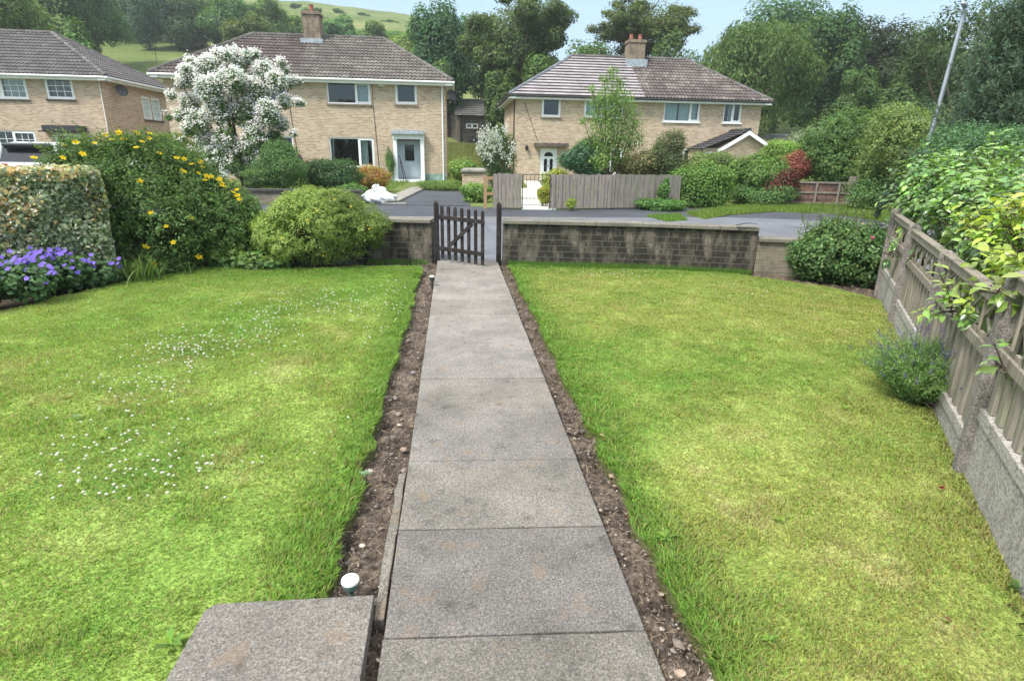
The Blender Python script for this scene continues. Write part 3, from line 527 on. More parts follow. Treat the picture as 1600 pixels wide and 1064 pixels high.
# ---- house across the road, left of centre (pair of semis)
def house_two():
    Y0, Y1, XL, XR, ZE = 32., 39.4, -13.95, -.36, 4.88; zb = -.05
    h = thing('brick_house', 'buff brick semi-detached pair with chimney, behind the white-flowered tree and white bag', 'house', ((XL+XR)/2, Y0, zb))
    cx = -7.2; F = frame(0, Y0)
    def R(x0, y0, x1, y1): a = P(x0, y1, Y0); b = P(x1, y0, Y0); return (float(a[0]), float(b[0]), float(a[2]), float(b[2]))
    w1 = R(512, 129.5, 578, 162); w2 = R(618, 130, 651, 163); w3 = R(517, 216, 584, 261); dr = R(622, 219, 658, 290); dr = (dr[0], dr[1], 0.1, dr[3])
    m1, m2, m3, md = mir(cx, w1), mir(cx, w2), mir(cx, w3), mir(cx, dr)
    mw = MB(); wall(F, XL, XR, zb, ZE-.1, [w1, w2, w3, dr, m1, m2, m3, md], mw)
    wall(frame(XR, Y0, math.pi/2), 0, Y1-Y0, zb, ZE-.1, [], mw); wall(frame(XL, Y1, -math.pi/2), 0, Y1-Y0, zb, ZE-.1, [], mw); wall(frame(XR, Y1, math.pi), 0, XR-XL, zb, ZE-.1, [], mw)
    mw.build('wall', 'brick_buff', h); dark_backing(h, XL, XR, Y0, Y1, ZE)
    m = MB(); m.fbox(F, dr[0]-.45, dr[0]-.13, zb, .42, .0, .012); m.build('plinth', 'teal_render', h); m = MB(); m.fbox(F, dr[1]+.14, XR+.01, zb, .42, 0, .012); m.build('plinth', 'teal_render', h)
    window(h, F, *w1, cols=(1.9, 1.), cas=(1,), curt=[(1, 0, 1, 'net_curtain')]); window(h, F, *w2, cas=(0,)); window(h, F, *w3, cols=(1.9, 1.), cas=(1,), curt=[(0, 0, .1, 'curtain'), (1, 0, .6, 'net_curtain')])
    window(h, F, *m1, cols=(1., 1.9), cas=(0,)); window(h, F, *m2, cas=(0,)); window(h, F, *m3, cols=(1., 1.9), cas=(0,))
    for d, s in ((dr, 1), (md, 0)):
        dm = MB(); dm.fbox(F, d[0]+.06, d[1]-.06, .12, d[3]-.04, -.42, -.37)
        for a, b, c_, e in ((.16, .46, .22, .75), (.54, .84, .22, .75)): wd = d[1]-d[0]; dm.fbox(F, d[0]+wd*a, d[0]+wd*b, c_, e, -.37, -.355)
        do = dm.build('door', 'door_blue' if s else 'upvc', h)
        if s:
            g = MB(); um = (d[0]+d[1])/2; 
            g.fbox(F, um-.24, um+.24, 1.05, 1.85, -.368, -.35); g.build('pane', 'car_glass', do); g = MB(); g.fbox(F, d[1]-.2, d[1]-.17, 1.0, 1.15, -.37, -.31); g.build('handle', 'steel', do)
        [MB().fbox(F, a_, a_+.08, .1, d[3], -.45, .0).build('door_reveal', 'door_blue', h) for a_ in (d[0]-.02, d[1]-.06)]
        if s:
            pm = MB(); pm.fbox(F, d[0]-.15, d[0]+.04, zb, d[3]+.02, 0.02, .22); pm.fbox(F, d[1]-.04, d[1]+.15, zb, d[3]+.02, .02, .22); pm.fbox(F, d[0]-.17, d[1]+.17, d[3]+.02, d[3]+.25, .02, .26); pm.fbox(F, d[0]-.12, d[1]+.12, -.02, .13, .0, .3); pm.build('door_surround', 'upvc', h)
            cm = MB(); cm.fbox(F, d[0]-.22, d[1]+.2, d[3]+.255, d[3]+.36, 0, .45); cm.fbox(F, d[0]-.1, d[1]+.1, d[3]+.36, d[3]+.45, 0, .3); cm.build('canopy', 'lead', h)
        else: cm = MB(); cm.fbox(F, d[0]-.3, d[1]+.3, d[3]+.05, d[3]+.17, 0, .5); cm.build('canopy', 'canopy_stone', h)
    ca = tilecol((.105, .084, .078), (.20, .18, .16), .35, 3); cb = tilecol((.125, .11, .10), (.25, .23, .20), .5, 5)
    f = lambda t, k, p: ca(t, k, p) if p[0] < -7.6 else cb(t, k, p)
    o = .42; rf = hip_roof('roof', h, XL-o, XR+o, Y0-o, Y1+o, ZE, -10.6, -3.7, 7.32, f)
    eaves(h, [(XL-o, Y0-o), (XR+o, Y0-o), (XR+o, Y1+o), (XL-o, Y1+o)], ZE)
    chimney(rf, -7.82, -6.95, 35.1, 36.0, 6.7, 8.45, [(-.02, .36)])
    downpipe(h, [(XR-.16, Y0-.38, ZE-.08), (XR-.16, Y0-.07, ZE-.3), (XR-.16, Y0-.06, 0)])
    m = MB(); c = P(596, 131, Y0-.05); m.tube([c+(0, .05, 0), c], [.2, .2], 24); v = [(p[0], p[1], c[2]+(p[2]-c[2])*.7) for p in m.v]; m.v = v; m.build('alarm_box', 'upvc', h)
    dish(h, (XR+.28, Y0+.5, 4.3), (.5, -.8, .35), .28)
    m = MB(); a = P(583, 165, Y0-.02); m.tube([a+(0, -.0, 1.), a, (a[0]+.15, a[1], .3)], .012, 5); m.build('cable', 'black_plastic', h); m = MB(); a = P(452, 165, Y0-.02); m.tube([a+(-.1, 0, 1.2), a, (a[0]+.25, a[1], .3)], .012, 5); m.build('cable', 'black_plastic', h)
    # aerial on the left eave
    m = MB(); p = np.array([XL-.1, Y0-.1, ZE]); m.tube([p, p+(0, 0, 1.2)], .012, 5); m.box(p[0]-.1, p[0]+.1, p[1]-.05, p[1]+.05, p[2]+.1, p[2]+.25); m.build('aerial', 'black_plastic', rf)
house_two()
# ---- house right of centre: left half re-roofed with flat tiles, right half mossy; porch with gable
def house_three():
    Y0, Y1, XL, XR, ZE = 34.7, 42.1, 3.52, 17.95, 4.6; zb = -.05; cx = (XL+XR)/2
    h = thing('brick_house', 'buff brick semi-detached pair with half its roof newly tiled, behind the grey board fence', 'house', (cx, Y0, zb)); F = frame(0, Y0)
    def R(x0, y0, x1, y1): a = P(x0, y1, Y0); b = P(x1, y0, Y0); return (float(a[0]), float(b[0]), float(a[2]), float(b[2]))
    wa = R(846, 151, 877, 183); wb = R(912, 152, 975, 184); wc = R(1036, 156.5, 1096, 190); wd = R(1129, 160, 1161, 192); dr = R(843, 233, 871, 282); dr = (dr[0], dr[1], 0.05, dr[3]); we = R(914, 231, 974, 272); wf = R(1030, 232, 1086, 268)
    mw = MB(); wall(F, XL, XR, zb, ZE-.1, [wa, wb, wc, wd, dr, we, wf], mw)
    wall(frame(XR, Y0, math.pi/2), 0, Y1-Y0, zb, ZE-.1, [], mw); wall(frame(XL, Y1, -math.pi/2), 0, Y1-Y0, zb, ZE-.1, [], mw); wall(frame(XR, Y1, math.pi), 0, XR-XL, zb, ZE-.1, [], mw)
    mw.build('wall', 'brick_buff', h); dark_backing(h, XL, XR, Y0, Y1, ZE)
    window(h, F, *wa, cas=(0,)); window(h, F, *wb, cols=(1., 1.2), cas=(0,), curt=[(0, 0, 1, 'net_curtain'), (1, 0, .5, 'net_curtain')]); window(h, F, *wc, cols=(2., .75), cas=(1,), curt=[(0, 0, .53, 'net_curtain'), (0, .6, 1., 'net_curtain'), (1, .2, 1, 'net_curtain')], sill='upvc'); window(h, F, *wd, cols=(1, 1), cas=(1,), curt=[(0, .6, 1, 'curtain')], sill='upvc')
    window(h, F, *we, cols=(2, 1), cas=(1,)); window(h, F, *wf, cols=(2, 1), cas=(1,))
    # arched-light front door
    W = dr[1]-dr[0]; um = (dr[0]+dr[1])/2; dm = MB(); dm.fbox(F, dr[0]+.0, dr[0]+.1, .05, dr[3], -.12, -.03); dm.fbox(F, dr[1]-.1, dr[1], .05, dr[3], -.12, -.03); dm.fbox(F, dr[0]+.1, dr[1]-.1, dr[3]-.1, dr[3], -.12, -.03); dm.fbox(F, dr[0]+.1, dr[1]-.1, .08, dr[3]-.1, -.11, -.07); do = dm.build('door', 'upvc', h)
    g = MB(); zt = dr[3]-.42; vs = [F[0]+F[1]*(um+.26*math.cos(t))+F[2]*-.062+UP*(zt+.24*math.sin(t)) for t in np.linspace(0, math.pi, 14)]; g.add(vs, [tuple(range(14))]); 
    for s in (-1, 1):
        c = um+s*.17; vs = [(c-.09, zt-.85), (c+.09, zt-.85), (c+.09, zt-.22)]+[(c+.09*math.cos(t), zt-.22+.09*math.sin(t)) for t in np.linspace(.2, 2.94, 8)]+[(c-.09, zt-.22)]; g.add([F[0]+F[1]*u+F[2]*-.062+UP*z for u, z in vs], [tuple(range(len(vs)))])
    g.build('pane', 'car_glass', do); g = MB(); g.fbox(F, um-.15, um+.15, .82, .87, -.069, -.05); g.build('letter_box', 'steel', do)
    cm = MB(); a = P(834, 229, Y0); b = P(886, 229, Y0); cm.fbox(F, a[0], b[0], dr[3]+.12, dr[3]+.3, 0, .55); cm.build('canopy', 'canopy_stone', h)
    lp = P(823, 232, Y0-.15); m = MB(); m.tube([lp+(0, 0, -.13), lp+(0, 0, .09), lp+(0, 0, .2)], [.06, .11, .02], 6); m.tube([lp+(0, .15, .16), lp+(0, 0, .2)], .015, 5); m.box(lp[0]-.05, lp[0]+.05, lp[1]+.12, lp[1]+.148, lp[2]-.05, lp[2]+.2); m.build('wall_lantern', 'iron', h)
    m = MB(); q = P(1030, 157, Y0); m.fbox(F, q[0]-.16, q[0]+.1, q[2]-.14, q[2]+.1, 0, .1); m.build('alarm_box', 'orange_plastic', h)
    old = tilecol((.105, .09, .085), (.25, .22, .19), .7, 8); new = tilecol((.31, .28, .29), (.40, .37, .37), .2, 11)
    def newf(t, k, p): c = new(t, k, p); return c
    o = .42; cs = P(1008, 148, Y0-.4)[0]
    rf = hip_roof('roof', h, XL-o, XR+o, Y0-o, Y1+o, ZE, 7.3, 14.5, 7.2, old, split=(float(cs), newf, dict(amp=0., lip=.075, per=.3, ns=1, course=.34)))
    eaves(h, [(XL-o, Y0-o), (XR+o, Y0-o), (XR+o, Y1+o), (XL-o, Y1+o)], ZE, gut='black_plastic')
    chimney(rf, 10.6, 11.6, 37.6, 38.5, 6.6, 8.12, [(-.27, .34), (.27, .34)])
    # porch
    a = P(1098, 240, 32.6); b = P(1206, 240, 32.6); X0, X1 = float(a[0]), float(b[0]); yp = 32.6; ap = P(1171, 204, yp-.25); za = float(ap[2]); xm = float(ap[0]); ze = float(P(1120, 232, yp)[2])
    Fp = frame(0, yp); m = MB(); 
    xl = float(P(1120, 232, yp)[0]); hw = P(1100, 240, yp)
    m.add([(X0, yp, 0), (X1, yp, 0), (X1, yp, ze), (xm, yp, za-.12), (xl, yp, ze), (X0, yp, ze)], [(0, 1, 2, 3, 4, 5)]); wall(frame(X0, Y0, -math.pi/2), .01, Y0-yp, 0, ze, [], m); wall(frame(X1, yp, math.pi/2), 0, Y0-yp-.01, 0, ze, [], m)
    pr = m.build('porch', 'brick_buff', h)
    r = MB(); oc = tilecol((.06, .055, .058), (.10, .1, .1), .3, 15); zl = ze-.05; y0 = yp-.3
    slope(r, (X0-.15, Y0, zl), (X0-.15, y0, zl), (xm, Y0, za), (xm, y0, za), oc, amp=.02); slope(r, (X1+.35, y0, zl-.1), (X1+.35, Y0, zl-.1), (xm, y0, za), (xm, Y0, za), oc, amp=.02); ridge_caps(r, (xm, y0, za+.02), (xm, Y0, za+.02), col=(.06, .06, .06)); r.build('porch_roof', 'rooftile', h)
    bb = MB()
    for (p, q) in (((xl-.1, zl-.05), (xm, za-.02)), ((X1+.4, zl-.15), (xm, za-.02))):
        p = np.array(p); q = np.array(q); dn = np.array([0, -.22]); yb = yp-.31; vs = [(*p[:1], yb, p[1]), (q[0], yb, q[1]), (q[0], yb, q[1]-.22), (p[0], yb, p[1]-.2)]; vs += [(v[0], yb-.03, v[2]) for v in vs]; bb.add(vs, [(0, 1, 2, 3), (7, 6, 5, 4), (0, 4, 5, 1), (1, 5, 6, 2), (2, 6, 7, 3), (3, 7, 4, 0)])
    bb.build('bargeboard', 'upvc', h); c = P(1104, 250, yp)
    downpipe(h, [(X0-.1, yp-.1, ze), (X0-.1, yp-.1, 0)], 'black_plastic', .05)
    sw = P(1097, 236, yp-.02), P(1107, 250, yp-.02); m = MB(); 
    window(h, Fp, float(sw[0][0])+.15, float(sw[0][0])+.75, float(sw[1][2])-.3, float(sw[0][2])-.05, rev=-.04)
    m = MB(); a = P(985, 175, Y0-.02); m.tube([(4+.0, Y0-.02, ZE-.3), (a[0]-5.3, Y0-.02, 2.2)], .012, 5); m.build('cable', 'black_plastic', h); m = MB(); m.tube([(12.75, Y0-.02, 2.6), (12.8, Y0-.02, 1.2)], .012, 5); m.build('cable', 'black_plastic', h)
    downpipe(h, [(XL+.1, Y0-.38, ZE-.08), (XL-.05, Y0+.3, ZE-.3), (XL-.05, Y0+.3, 0)], 'black_plastic')
house_three()
# ---- house at the far left
def house_one():
    Y0, Y1, XR, ZE = 33.6, 40.6, -17.55, 4.82; XL = -31.; zb = -.05
    h = thing('brick_house', 'buff brick house at the left edge with small-paned white windows and black door canopy', 'house', ((XL+XR)/2, Y0, zb)); F = frame(0, Y0)
    def R(x0, y0, x1, y1): a = P(x0, y1, Y0); b = P(x1, y0, Y0); return (float(a[0]), float(b[0]), float(a[2]), float(b[2]))
    wa = R(-38, 121, 38, 154); wb = R(74, 122, 111, 155); wc = R(-45, 205, 54, 240); dr = R(96, 209, 126, 262); dr = (dr[0], dr[1], .0, dr[3]); FS = frame(XR, Y0, math.pi/2)
    def U(px, py):
        d = ray(px, py); t = XR/d[0]; p = np.array([0, 0, EYE])+d*t; return float(p[1]-Y0), float(p[2])
    def RS(x0, y0, x1, y1): a = U(x0, y1); b = U(x1, y0); return (a[0], b[0], a[1], b[1])
    s1 = RS(222, 139, 232, 164); s2 = RS(237, 141, 247, 166); s1 = (s1[0], s1[1], 3.0, 4.25); s2 = (s2[0], s2[1], 3.0, 4.25); s3 = RS(175, 209, 187, 236); s3 = (s3[0], s3[1], .9, 1.95)
    mw = MB(); wall(F, XL, XR, zb, ZE-.1, [wa, wb, wc, dr], mw); wall(FS, 0, Y1-Y0, zb, ZE-.1, [s1, s2, s3], mw); wall(frame(XL, Y1, -math.pi/2), 0, Y1-Y0, zb, ZE-.1, [], mw); wall(frame(XR, Y1, math.pi), 0, XR-XL, zb, ZE-.1, [], mw)
    mw.build('wall', 'brick_buff_pink', h); dark_backing(h, XL, XR, Y0, Y1, ZE)
    window(h, F, *wa, cols=(1, 1), cas=(0, 1), grid=(3, 3), sill='sill_dark', curt=[(1, 0, 1, 'curtain')]); window(h, F, *wb, cas=(0,), grid=(3, 3), sill='sill_dark'); window(h, F, *wc, cols=(2, 1), cas=(1,), grid=(6, 3), sill='sill_dark')
    for s in (s1, s2): window(h, FS, *s, cas=(0,), grid=(1, 3), sill='sill_dark', glass='frosted_glass')
    window(h, FS, *s3, sill='sill_dark', glass='frosted_glass')
    dm = MB(); dm.fbox(F, dr[0], dr[0]+.14, 0, dr[3], -.12, -.0); dm.fbox(F, dr[1]-.14, dr[1], 0, dr[3], -.12, -.0); dm.fbox(F, dr[0]+.14, dr[1]-.14, dr[3]-.14, dr[3], -.12, -.0); dm.fbox(F, dr[0]+.14, dr[1]-.14, 0, 1., -.1, -.05); do = dm.build('door', 'upvc', h)
    g = MB(); g.fbox(F, dr[0]+.14, dr[1]-.14, 1., dr[3]-.14, -.09, -.07); g.build('pane', 'car_glass', do)
    cm = MB(); a = P(70, 205, Y0); b = P(136, 205, Y0); cm.fbox(F, a[0]+.25, b[0], dr[3]+.1, dr[3]+.36, 0, .6); cm.fbox(F, a[0], b[0]-.1, dr[3]+.04, dr[3]+.1, .0, .55); cm.build('canopy', 'canopy_black', h)
    f = tilecol((.125, .115, .115), (.17, .16, .15), .35, 21); o = .42
    hip_roof('roof', h, XL-o, XR+o, Y0-o, Y1+o, ZE, XL+3.5, -21.5, 7.25, f); eaves(h, [(XL-o, Y0-o), (XR+o, Y0-o), (XR+o, Y1+o), (XL-o, Y1+o)], ZE)
    downpipe(h, [(XR+.05, Y0-.38, ZE-.08), (XR-.12, Y0-.08, ZE-.45), (XR-.12, Y0-.07, 0)]); dish(h, (XR+.35, Y0+.9, 4.25), (.7, -.6, .3), .3)
house_one()
# ---- stone cottage on the bank and low building far right
def cottage():
    Y0 = 60.; a = P(702, 185, Y0); x0 = float(a[0]); zb = float(terr(1, 60)); ze = float(P(720, 181, Y0)[2]); h = thing('stone_cottage', 'dark stone cottage on the grassy bank seen between the two houses', 'cottage', (x0+3, Y0, zb-.3)); h['label'] = 'small dark stone cottage on the grassy bank, seen between the two big houses'
    XL, XM, XR = float(P(688, 181, Y0)[0]), float(P(716, 181, Y0)[0]), float(P(790, 181, Y0)[0]); F = frame(0, Y0); wa = (float(P(728, 181, Y0)[0]), float(P(747, 181, Y0)[0]), float(P(730, 201, Y0)[2]), float(P(730, 193, Y0)[2]))
    m = MB(); wall(F, XM, XR, zb-.6, ze, [wa], m); wall(frame(XL, Y0+4, -1.15), 0, 4.6, zb-.6, ze, [], m); m.add([(XL, Y0+4, ze), (XM, Y0, ze), (XM-.5, Y0+3, ze+1.7)], [(0, 1, 2)]); m.build('wall', 'rubble_dark', h)
    window(h, F, *wa, cols=(1, 1), cas=(0, 1)); r = MB(); c = tilecol((.10, .095, .09), (.16, .15, .14), .5, 31); slope(r, (XM-.3, Y0-.3, ze), (XR, Y0-.3, ze), (XM-1., Y0+3, ze+1.75), (XR, Y0+3, ze+1.75), c, amp=0, lip=.04, course=.4); slope(r, (XR, Y0+6.3, ze), (XM-.3, Y0+6.3, ze), (XR, Y0+3, ze+1.75), (XM-1., Y0+3, ze+1.75), c, amp=0, lip=.04, course=.4, per=.4, ns=1); r.build('roof', 'rooftile', h); dark_backing(h, XM, XR, Y0, Y0+5, ze)
cottage()
def barn():
    Y0 = 46.; zb = -.1; a = P(1206, 232, Y0); b = P(1282, 232, Y0); ze = float(P(1240, 224, Y0)[2]); zr = float(P(1240, 208, Y0)[2]); XL, XR = float(a[0]), float(b[0]); h = thing('low_building', 'low pale building with slate roof far behind the red shrub at the right', 'building', ((XL+XR)/2, Y0, zb))
    m = MB(); wall(frame(0, Y0), XL, XR, zb, ze, [], m); wall(frame(XL, Y0+5, -math.pi/2), 0, 5, zb, ze, [], m); m.build('wall', 'block_wall_plain', h); r = MB(); c = tilecol((.22, .22, .23), (.3, .3, .3), .4, 35); slope(r, (XL-.3, Y0-.3, ze), (XR+.3, Y0-.3, ze), (XL-.3, Y0+2.5, zr), (XR+.3, Y0+2.5, zr), c, amp=0, lip=.03, per=.4, ns=1); r.build('roof', 'rooftile', h)
barn()
# ================================================================ WALLS, GATE, FENCES
def garden_wall():
    def seg(pts, zt, name, label, mat, ends=True):
        h = thing(name, label, 'garden wall', (*pts[0], 0)); m = MB(); c = MB(); th = .2
        for (a, b) in zip(pts[:-1], pts[1:]):
            a = np.array(a, float); b = np.array(b, float); d = _n(b-a); F = (np.array([*a, 0.]), np.array([*d, 0.]), np.array([d[1], -d[0], 0.])); L = np.linalg.norm(b-a)
            m.fbox(F, 0, L, -.25, zt-.055, -th, 0)
            k = max(1, round(L/.6)); rr = random.Random(int(L*31))
            for i in range(k): c.fbox(F, L*i/k+.003, L*(i+1)/k-.003, zt-.052+rr.uniform(-.002, .002), zt+rr.uniform(-.003, .003), -th-.035, .045)
        m.build('brickwork', mat, h); c.build('coping', 'coping_stone', h, bevel=.008); return h
    seg([(.72, 8.72), (2.79, 8.43), (4.36, 8.0)], .63, 'garden_wall', 'long soot-stained block wall with coping, right of the dark gate', 'block_wall')
    seg([(4.37, 8.0), (6.3, 7.5)], .48, 'garden_wall', 'lower pale end of the front wall beside the rose bush', 'block_wall_plain')
    seg([(-5.6, 9.5), (-1.1, 9.0), (-.34, 8.86)], .61, 'garden_wall', 'short dark block wall left of the gate behind the round bush', 'block_wall')
garden_wall()
def gate():
    for x, y, l in ((-.262, 8.86, 'square dark gate post the slatted gate hangs from'), (.668, 8.74, 'dark latch post at the right side of the gateway')):
        m = MB(); w_ = .036; m.box(x-w_, x+w_, y-w_, y+w_, -.1, .86); m.add([(x-w_, y-w_, .86), (x+w_, y-w_, .86), (x+w_, y+w_, .86), (x-w_, y+w_, .86), (x, y, .895)], [(0, 1, 4), (1, 2, 4), (2, 3, 4), (3, 0, 4)]); tag(m.build('gate_post', 'wood_dark', loc=(x, y, -.1), bevel=.004), l, 'gate post')
    hx, hy = -.2, 8.8; ang = -R_(36); M = Matrix.Translation((hx, hy, 0)) @ Matrix.Rotation(ang, 4, 'Z'); g = thing('picket_gate', 'dark stained wooden picket gate standing ajar over the path', 'gate', (hx, hy, .03)); L = .78
    for i in range(7):
        u = .03+i*(L-.06)/6; m = MB(); w_ = .024; z0, z1 = .045-.004*i, .83-.005*i; vs = [(u-w_, z0), (u+w_, z0), (u+w_, z1-.03), (u+w_*.6, z1-.008), (u, z1), (u-w_*.6, z1-.008), (u-w_, z1-.03)]; n = len(vs)
        m.add([tuple(M @ Vector((a, -.014, b))) for a, b in vs]+[tuple(M @ Vector((a, .006, b))) for a, b in vs], [tuple(range(n)), tuple(range(2*n-1, n-1, -1))]+[(i_, n+i_, n+(i_+1) % n, (i_+1) % n) for i_ in range(n)]); m.build('picket', 'wood_dark', g)
    for z in (.66, .20): m = MB(); m.box(-.02, L, -.042, -.0145, z-.03, z+.03, M=M @ Matrix.Rotation(R_(1.2), 4, 'Y')); m.build('rail', 'wood_dark', g, bevel=.003)
    m = MB(); a = math.atan2(.38, .44); m.box(0, math.hypot(.38, .42), -.040, -.0147, -.025, .025, M=M @ Matrix.Translation((.16, 0, .235)) @ Matrix.Rotation(-a, 4, 'Y')); m.build('brace', 'wood_dark', g)
    for z in (.66, .2): m = MB(); m.tube([(hx-.02, hy-.01, z-.035), (hx-.02, hy-.01, z+.035)], .011, 8); m.build('hinge', 'iron', g)
gate()
def right_fence():
    n = np.array([FU[1], -FU[0], 0.]); a = np.array([*FU, 0.]); O = np.array([*FA, 0.]); F = (O, a, -n)          # -n faces the lawn
    f = thing('panel_fence', 'weathered wooden trellis-top fence with concrete posts along the right lawn', 'fence', (FA[0], FA[1], 0))
    T = [-3.3, -1.65, 0., 1.65, 3.33, 4.9]; hs = [1.1, 1.1, 1.09, .96, .99, 1.03]
    for t, h_ in zip(T, hs):
        m = MB(); m.fbox(F, t-.036, t+.036, -.2, h_-.02, -.05, .06); p0 = O+a*(t-.045); q = lambda u, d, z: O+a*u+(-n)*d+UP*z
        m.add([q(t-.036, -.05, h_-.02), q(t+.036, -.05, h_-.02), q(t+.036, .06, h_-.02), q(t-.036, .06, h_-.02), q(t, .0, h_+.012)], [(0, 1, 4), (1, 2, 4), (2, 3, 4), (3, 0, 4)]); m.build('post', 'concrete_post', f, bevel=.006)
    for i, (t0, t1) in enumerate(zip(T[:-1], T[1:])):
        t0 += .038; t1 -= .038; zt = min(hs[i], hs[i+1])-.03; g0 = (.38, .38, .18, .24, .32)[i]
        m = MB(); m.fbox(F, t0, t1, -.15, g0-.07, -.02, .02); m.fbox(F, t0, t1, g0-.068, g0, -.03, .03); m.build('gravel_board', 'gravel_board', f, bevel=.003)
        zm = (.70, .68, .63, .64, .68)[i]; zb = g0+.005; m = MB(); r = MB(); sl = MB(); rr = random.Random(i)
        r.fbox(F, t0-.0, t1+.0, zt-.058, zt, -.012, .03); r.fbox(F, t0, t1, zt, zt+.015, -.025, .04); r.build('top_rail', 'wood_fence', f, bevel=.003)
        r = MB(); r.fbox(F, t0+.002, t1-.002, zm-.03, zm+.03, .012, .03); r.build('mid_rail', 'wood_fence', f, bevel=.003)
        k = 11; p = (t1-t0)/k
        for j in range(k): u = t0+p*(j+.5)+rr.uniform(-.004, .004); sl.fbox(F, u-p*.24, u+p*.24, zb, zm-.036+.09, -.008, .0115)
        sl.fbox(F, t0+.001, t0+.04, zb, zt-.076, -.04, -.009); sl.fbox(F, t1-.04, t1-.001, zb, zt-.076, -.04, -.009); sl.build('slats', 'wood_fence', f)
        tr = MB(); za, zc = zm+.055, zt-.076; kk = 6; q = (t1-t0)/kk
        for j in range(kk):
            for (ua, ub, dd) in ((t0+q*j, t0+q*(j+1), -.012), (t0+q*(j+1), t0+q*j, .0005)):
                A_ = O+a*ua+(-n)*dd+UP*za; B_ = O+a*ub+(-n)*dd+UP*zc; d = _n(B_-A_); s = np.cross(d, n)*.009; w_ = n*.0055; vs = [A_-s-w_, A_+s-w_, A_+s+w_, A_-s+w_, B_-s-w_, B_+s-w_, B_+s+w_, B_-s+w_]; tr.add(vs, [(0, 1, 2, 3), (7, 6, 5, 4), (0, 4, 5, 1), (1, 5, 6, 2), (2, 6, 7, 3), (3, 7, 4, 0)])
            u = t0+q*(j+.5); tr.fbox(F, u-.009, u+.009, za, zc, .007, .018)
        tr.build('trellis', 'wood_fence', f)
right_fence()
def board_fence(name, label, pts, zt, seed=0, w_=.11):
    f = thing(name, label, 'fence', (*pts[0][:2], 0)); rr = random.Random(seed); m = MB(); r = MB()
    for (p, q) in zip(pts[:-1], pts[1:]):
        a = np.array(p[:2]); b = np.array(q[:2]); L = np.linalg.norm(b-a); d = (b-a)/L; F = (np.array([*a, 0.]), np.array([*d, 0.]), np.array([d[1], -d[0], 0.])); k = round(L/w_)
        for i in range(k):
            u0, u1 = L*i/k+.006, L*(i+1)/k-.006; z = zt+rr.uniform(-.015, .015)+(p[2]*(1-i/k)+q[2]*i/k); off = rr.uniform(0, .012)+(0 if i % 2 else .018); m.fbox(F, u0, u1, .04, z, off, off+.018)
        for z in (.28, .78): r.fbox(F, 0, L, z-.04, z+.04, -.06, -.001)
        for u in np.arange(0, L, 1.8): r.fbox(F, u, u+.09, -.1, zt-.02, -.16, -.062)
    m.build('boards', 'wood_grey', f); r.build('frame', 'wood_grey', f); return f
def X_(px, Y): return float(P(px, 300, Y)[0])
Yf = 17.25
board_fence('board_fence', 'short weathered grey board fence left of the iron garden gate', [(X_(771, Yf), Yf, .0), (X_(815, Yf), Yf, .0)], 1.0, 1)
board_fence('board_fence', 'long weathered grey board fence right of the iron garden gate', [(X_(861, Yf), Yf, .0), (X_(960, 17.5), 17.5, .02), (X_(1062, 18.2), 18.2, .0)], .99, 2)
# post-and-rail piece
f = thing('rail_fence', 'short new post-and-rail fence piece beside the grey boards', 'fence', (X_(756, 17.4), 17.4, 0)); x0, x1 = X_(756, 17.4), X_(768, 17.4)
m = MB(); m.box(x0, x0+.09, 17.4, 17.49, -.1, .93); m.build('post', 'wood_new', f); 
for z in (.86, .42): m = MB(); m.box(x0+.09, x1+.06, 17.4, 17.44, z-.04, z+.04); m.build('rail', 'wood_new', f)
# iron gate opposite
g = thing('iron_gate', 'thin black wrought iron garden gate between the grey board fences', 'gate', (X_(816, Yf), Yf, 0)); a, b = X_(816.5, Yf), X_(859, Yf)
m = MB(); m.tube([(a, Yf, .02), (a, Yf, 1.0)], .016, 6); m.tube([(b, Yf, .02), (b, Yf, 1.0)], .016, 6); m.tube([(a, Yf, .98), (b, Yf, .98)], .011, 6); m.tube([(a, Yf, .12), (b, Yf, .12)], .011, 6); m.tube([(a, Yf, .82), (b, Yf, .82)], .009, 6)
m.build('frame', 'iron', g); m = MB()
for i in range(1, 7): u = a+(b-a)*i/7; m.tube([(u, Yf, .12), (u, Yf, .98)], .006, 5)
m.build('bars', 'iron', g)
# low wall in front of house two
h = thing('garden_wall', 'low pale stone wall with dark coping across the road, in front of the green shrubs', 'garden wall', (-6.5, 18.6, 0)); m = MB(); m.box(-9, -2.85, 18.45, 18.7, -.1, .33); m.build('stonework', 'block_wall_plain', h); m = MB(); m.box(-9, -2.8, 18.40, 18.75, .333, .41); m.build('coping', 'sill_dark', h, bevel=.01)
# stone heap / buttress by the house corner
m = MB(); a = P(722, 285, 25.); 
h = thing('stone_pier', 'squat mossy stone wall end beside the white-flowered bush', 'stone wall', (float(a[0]), 25., 0)); xx = float(a[0])
m.prism([(xx, 24.7), (xx+.9, 24.6), (xx+1.3, 26.5), (xx+.2, 26.6)], -.1, .75); m.build('stonework', 'brick_buff', h, bevel=.05); m = MB(); m.prism([(xx-.05, 24.6), (xx+.95, 24.5), (xx+1.35, 26.6), (xx+.15, 26.7)], .752, .9); m.build('coping', 'concrete', h, bevel=.05)
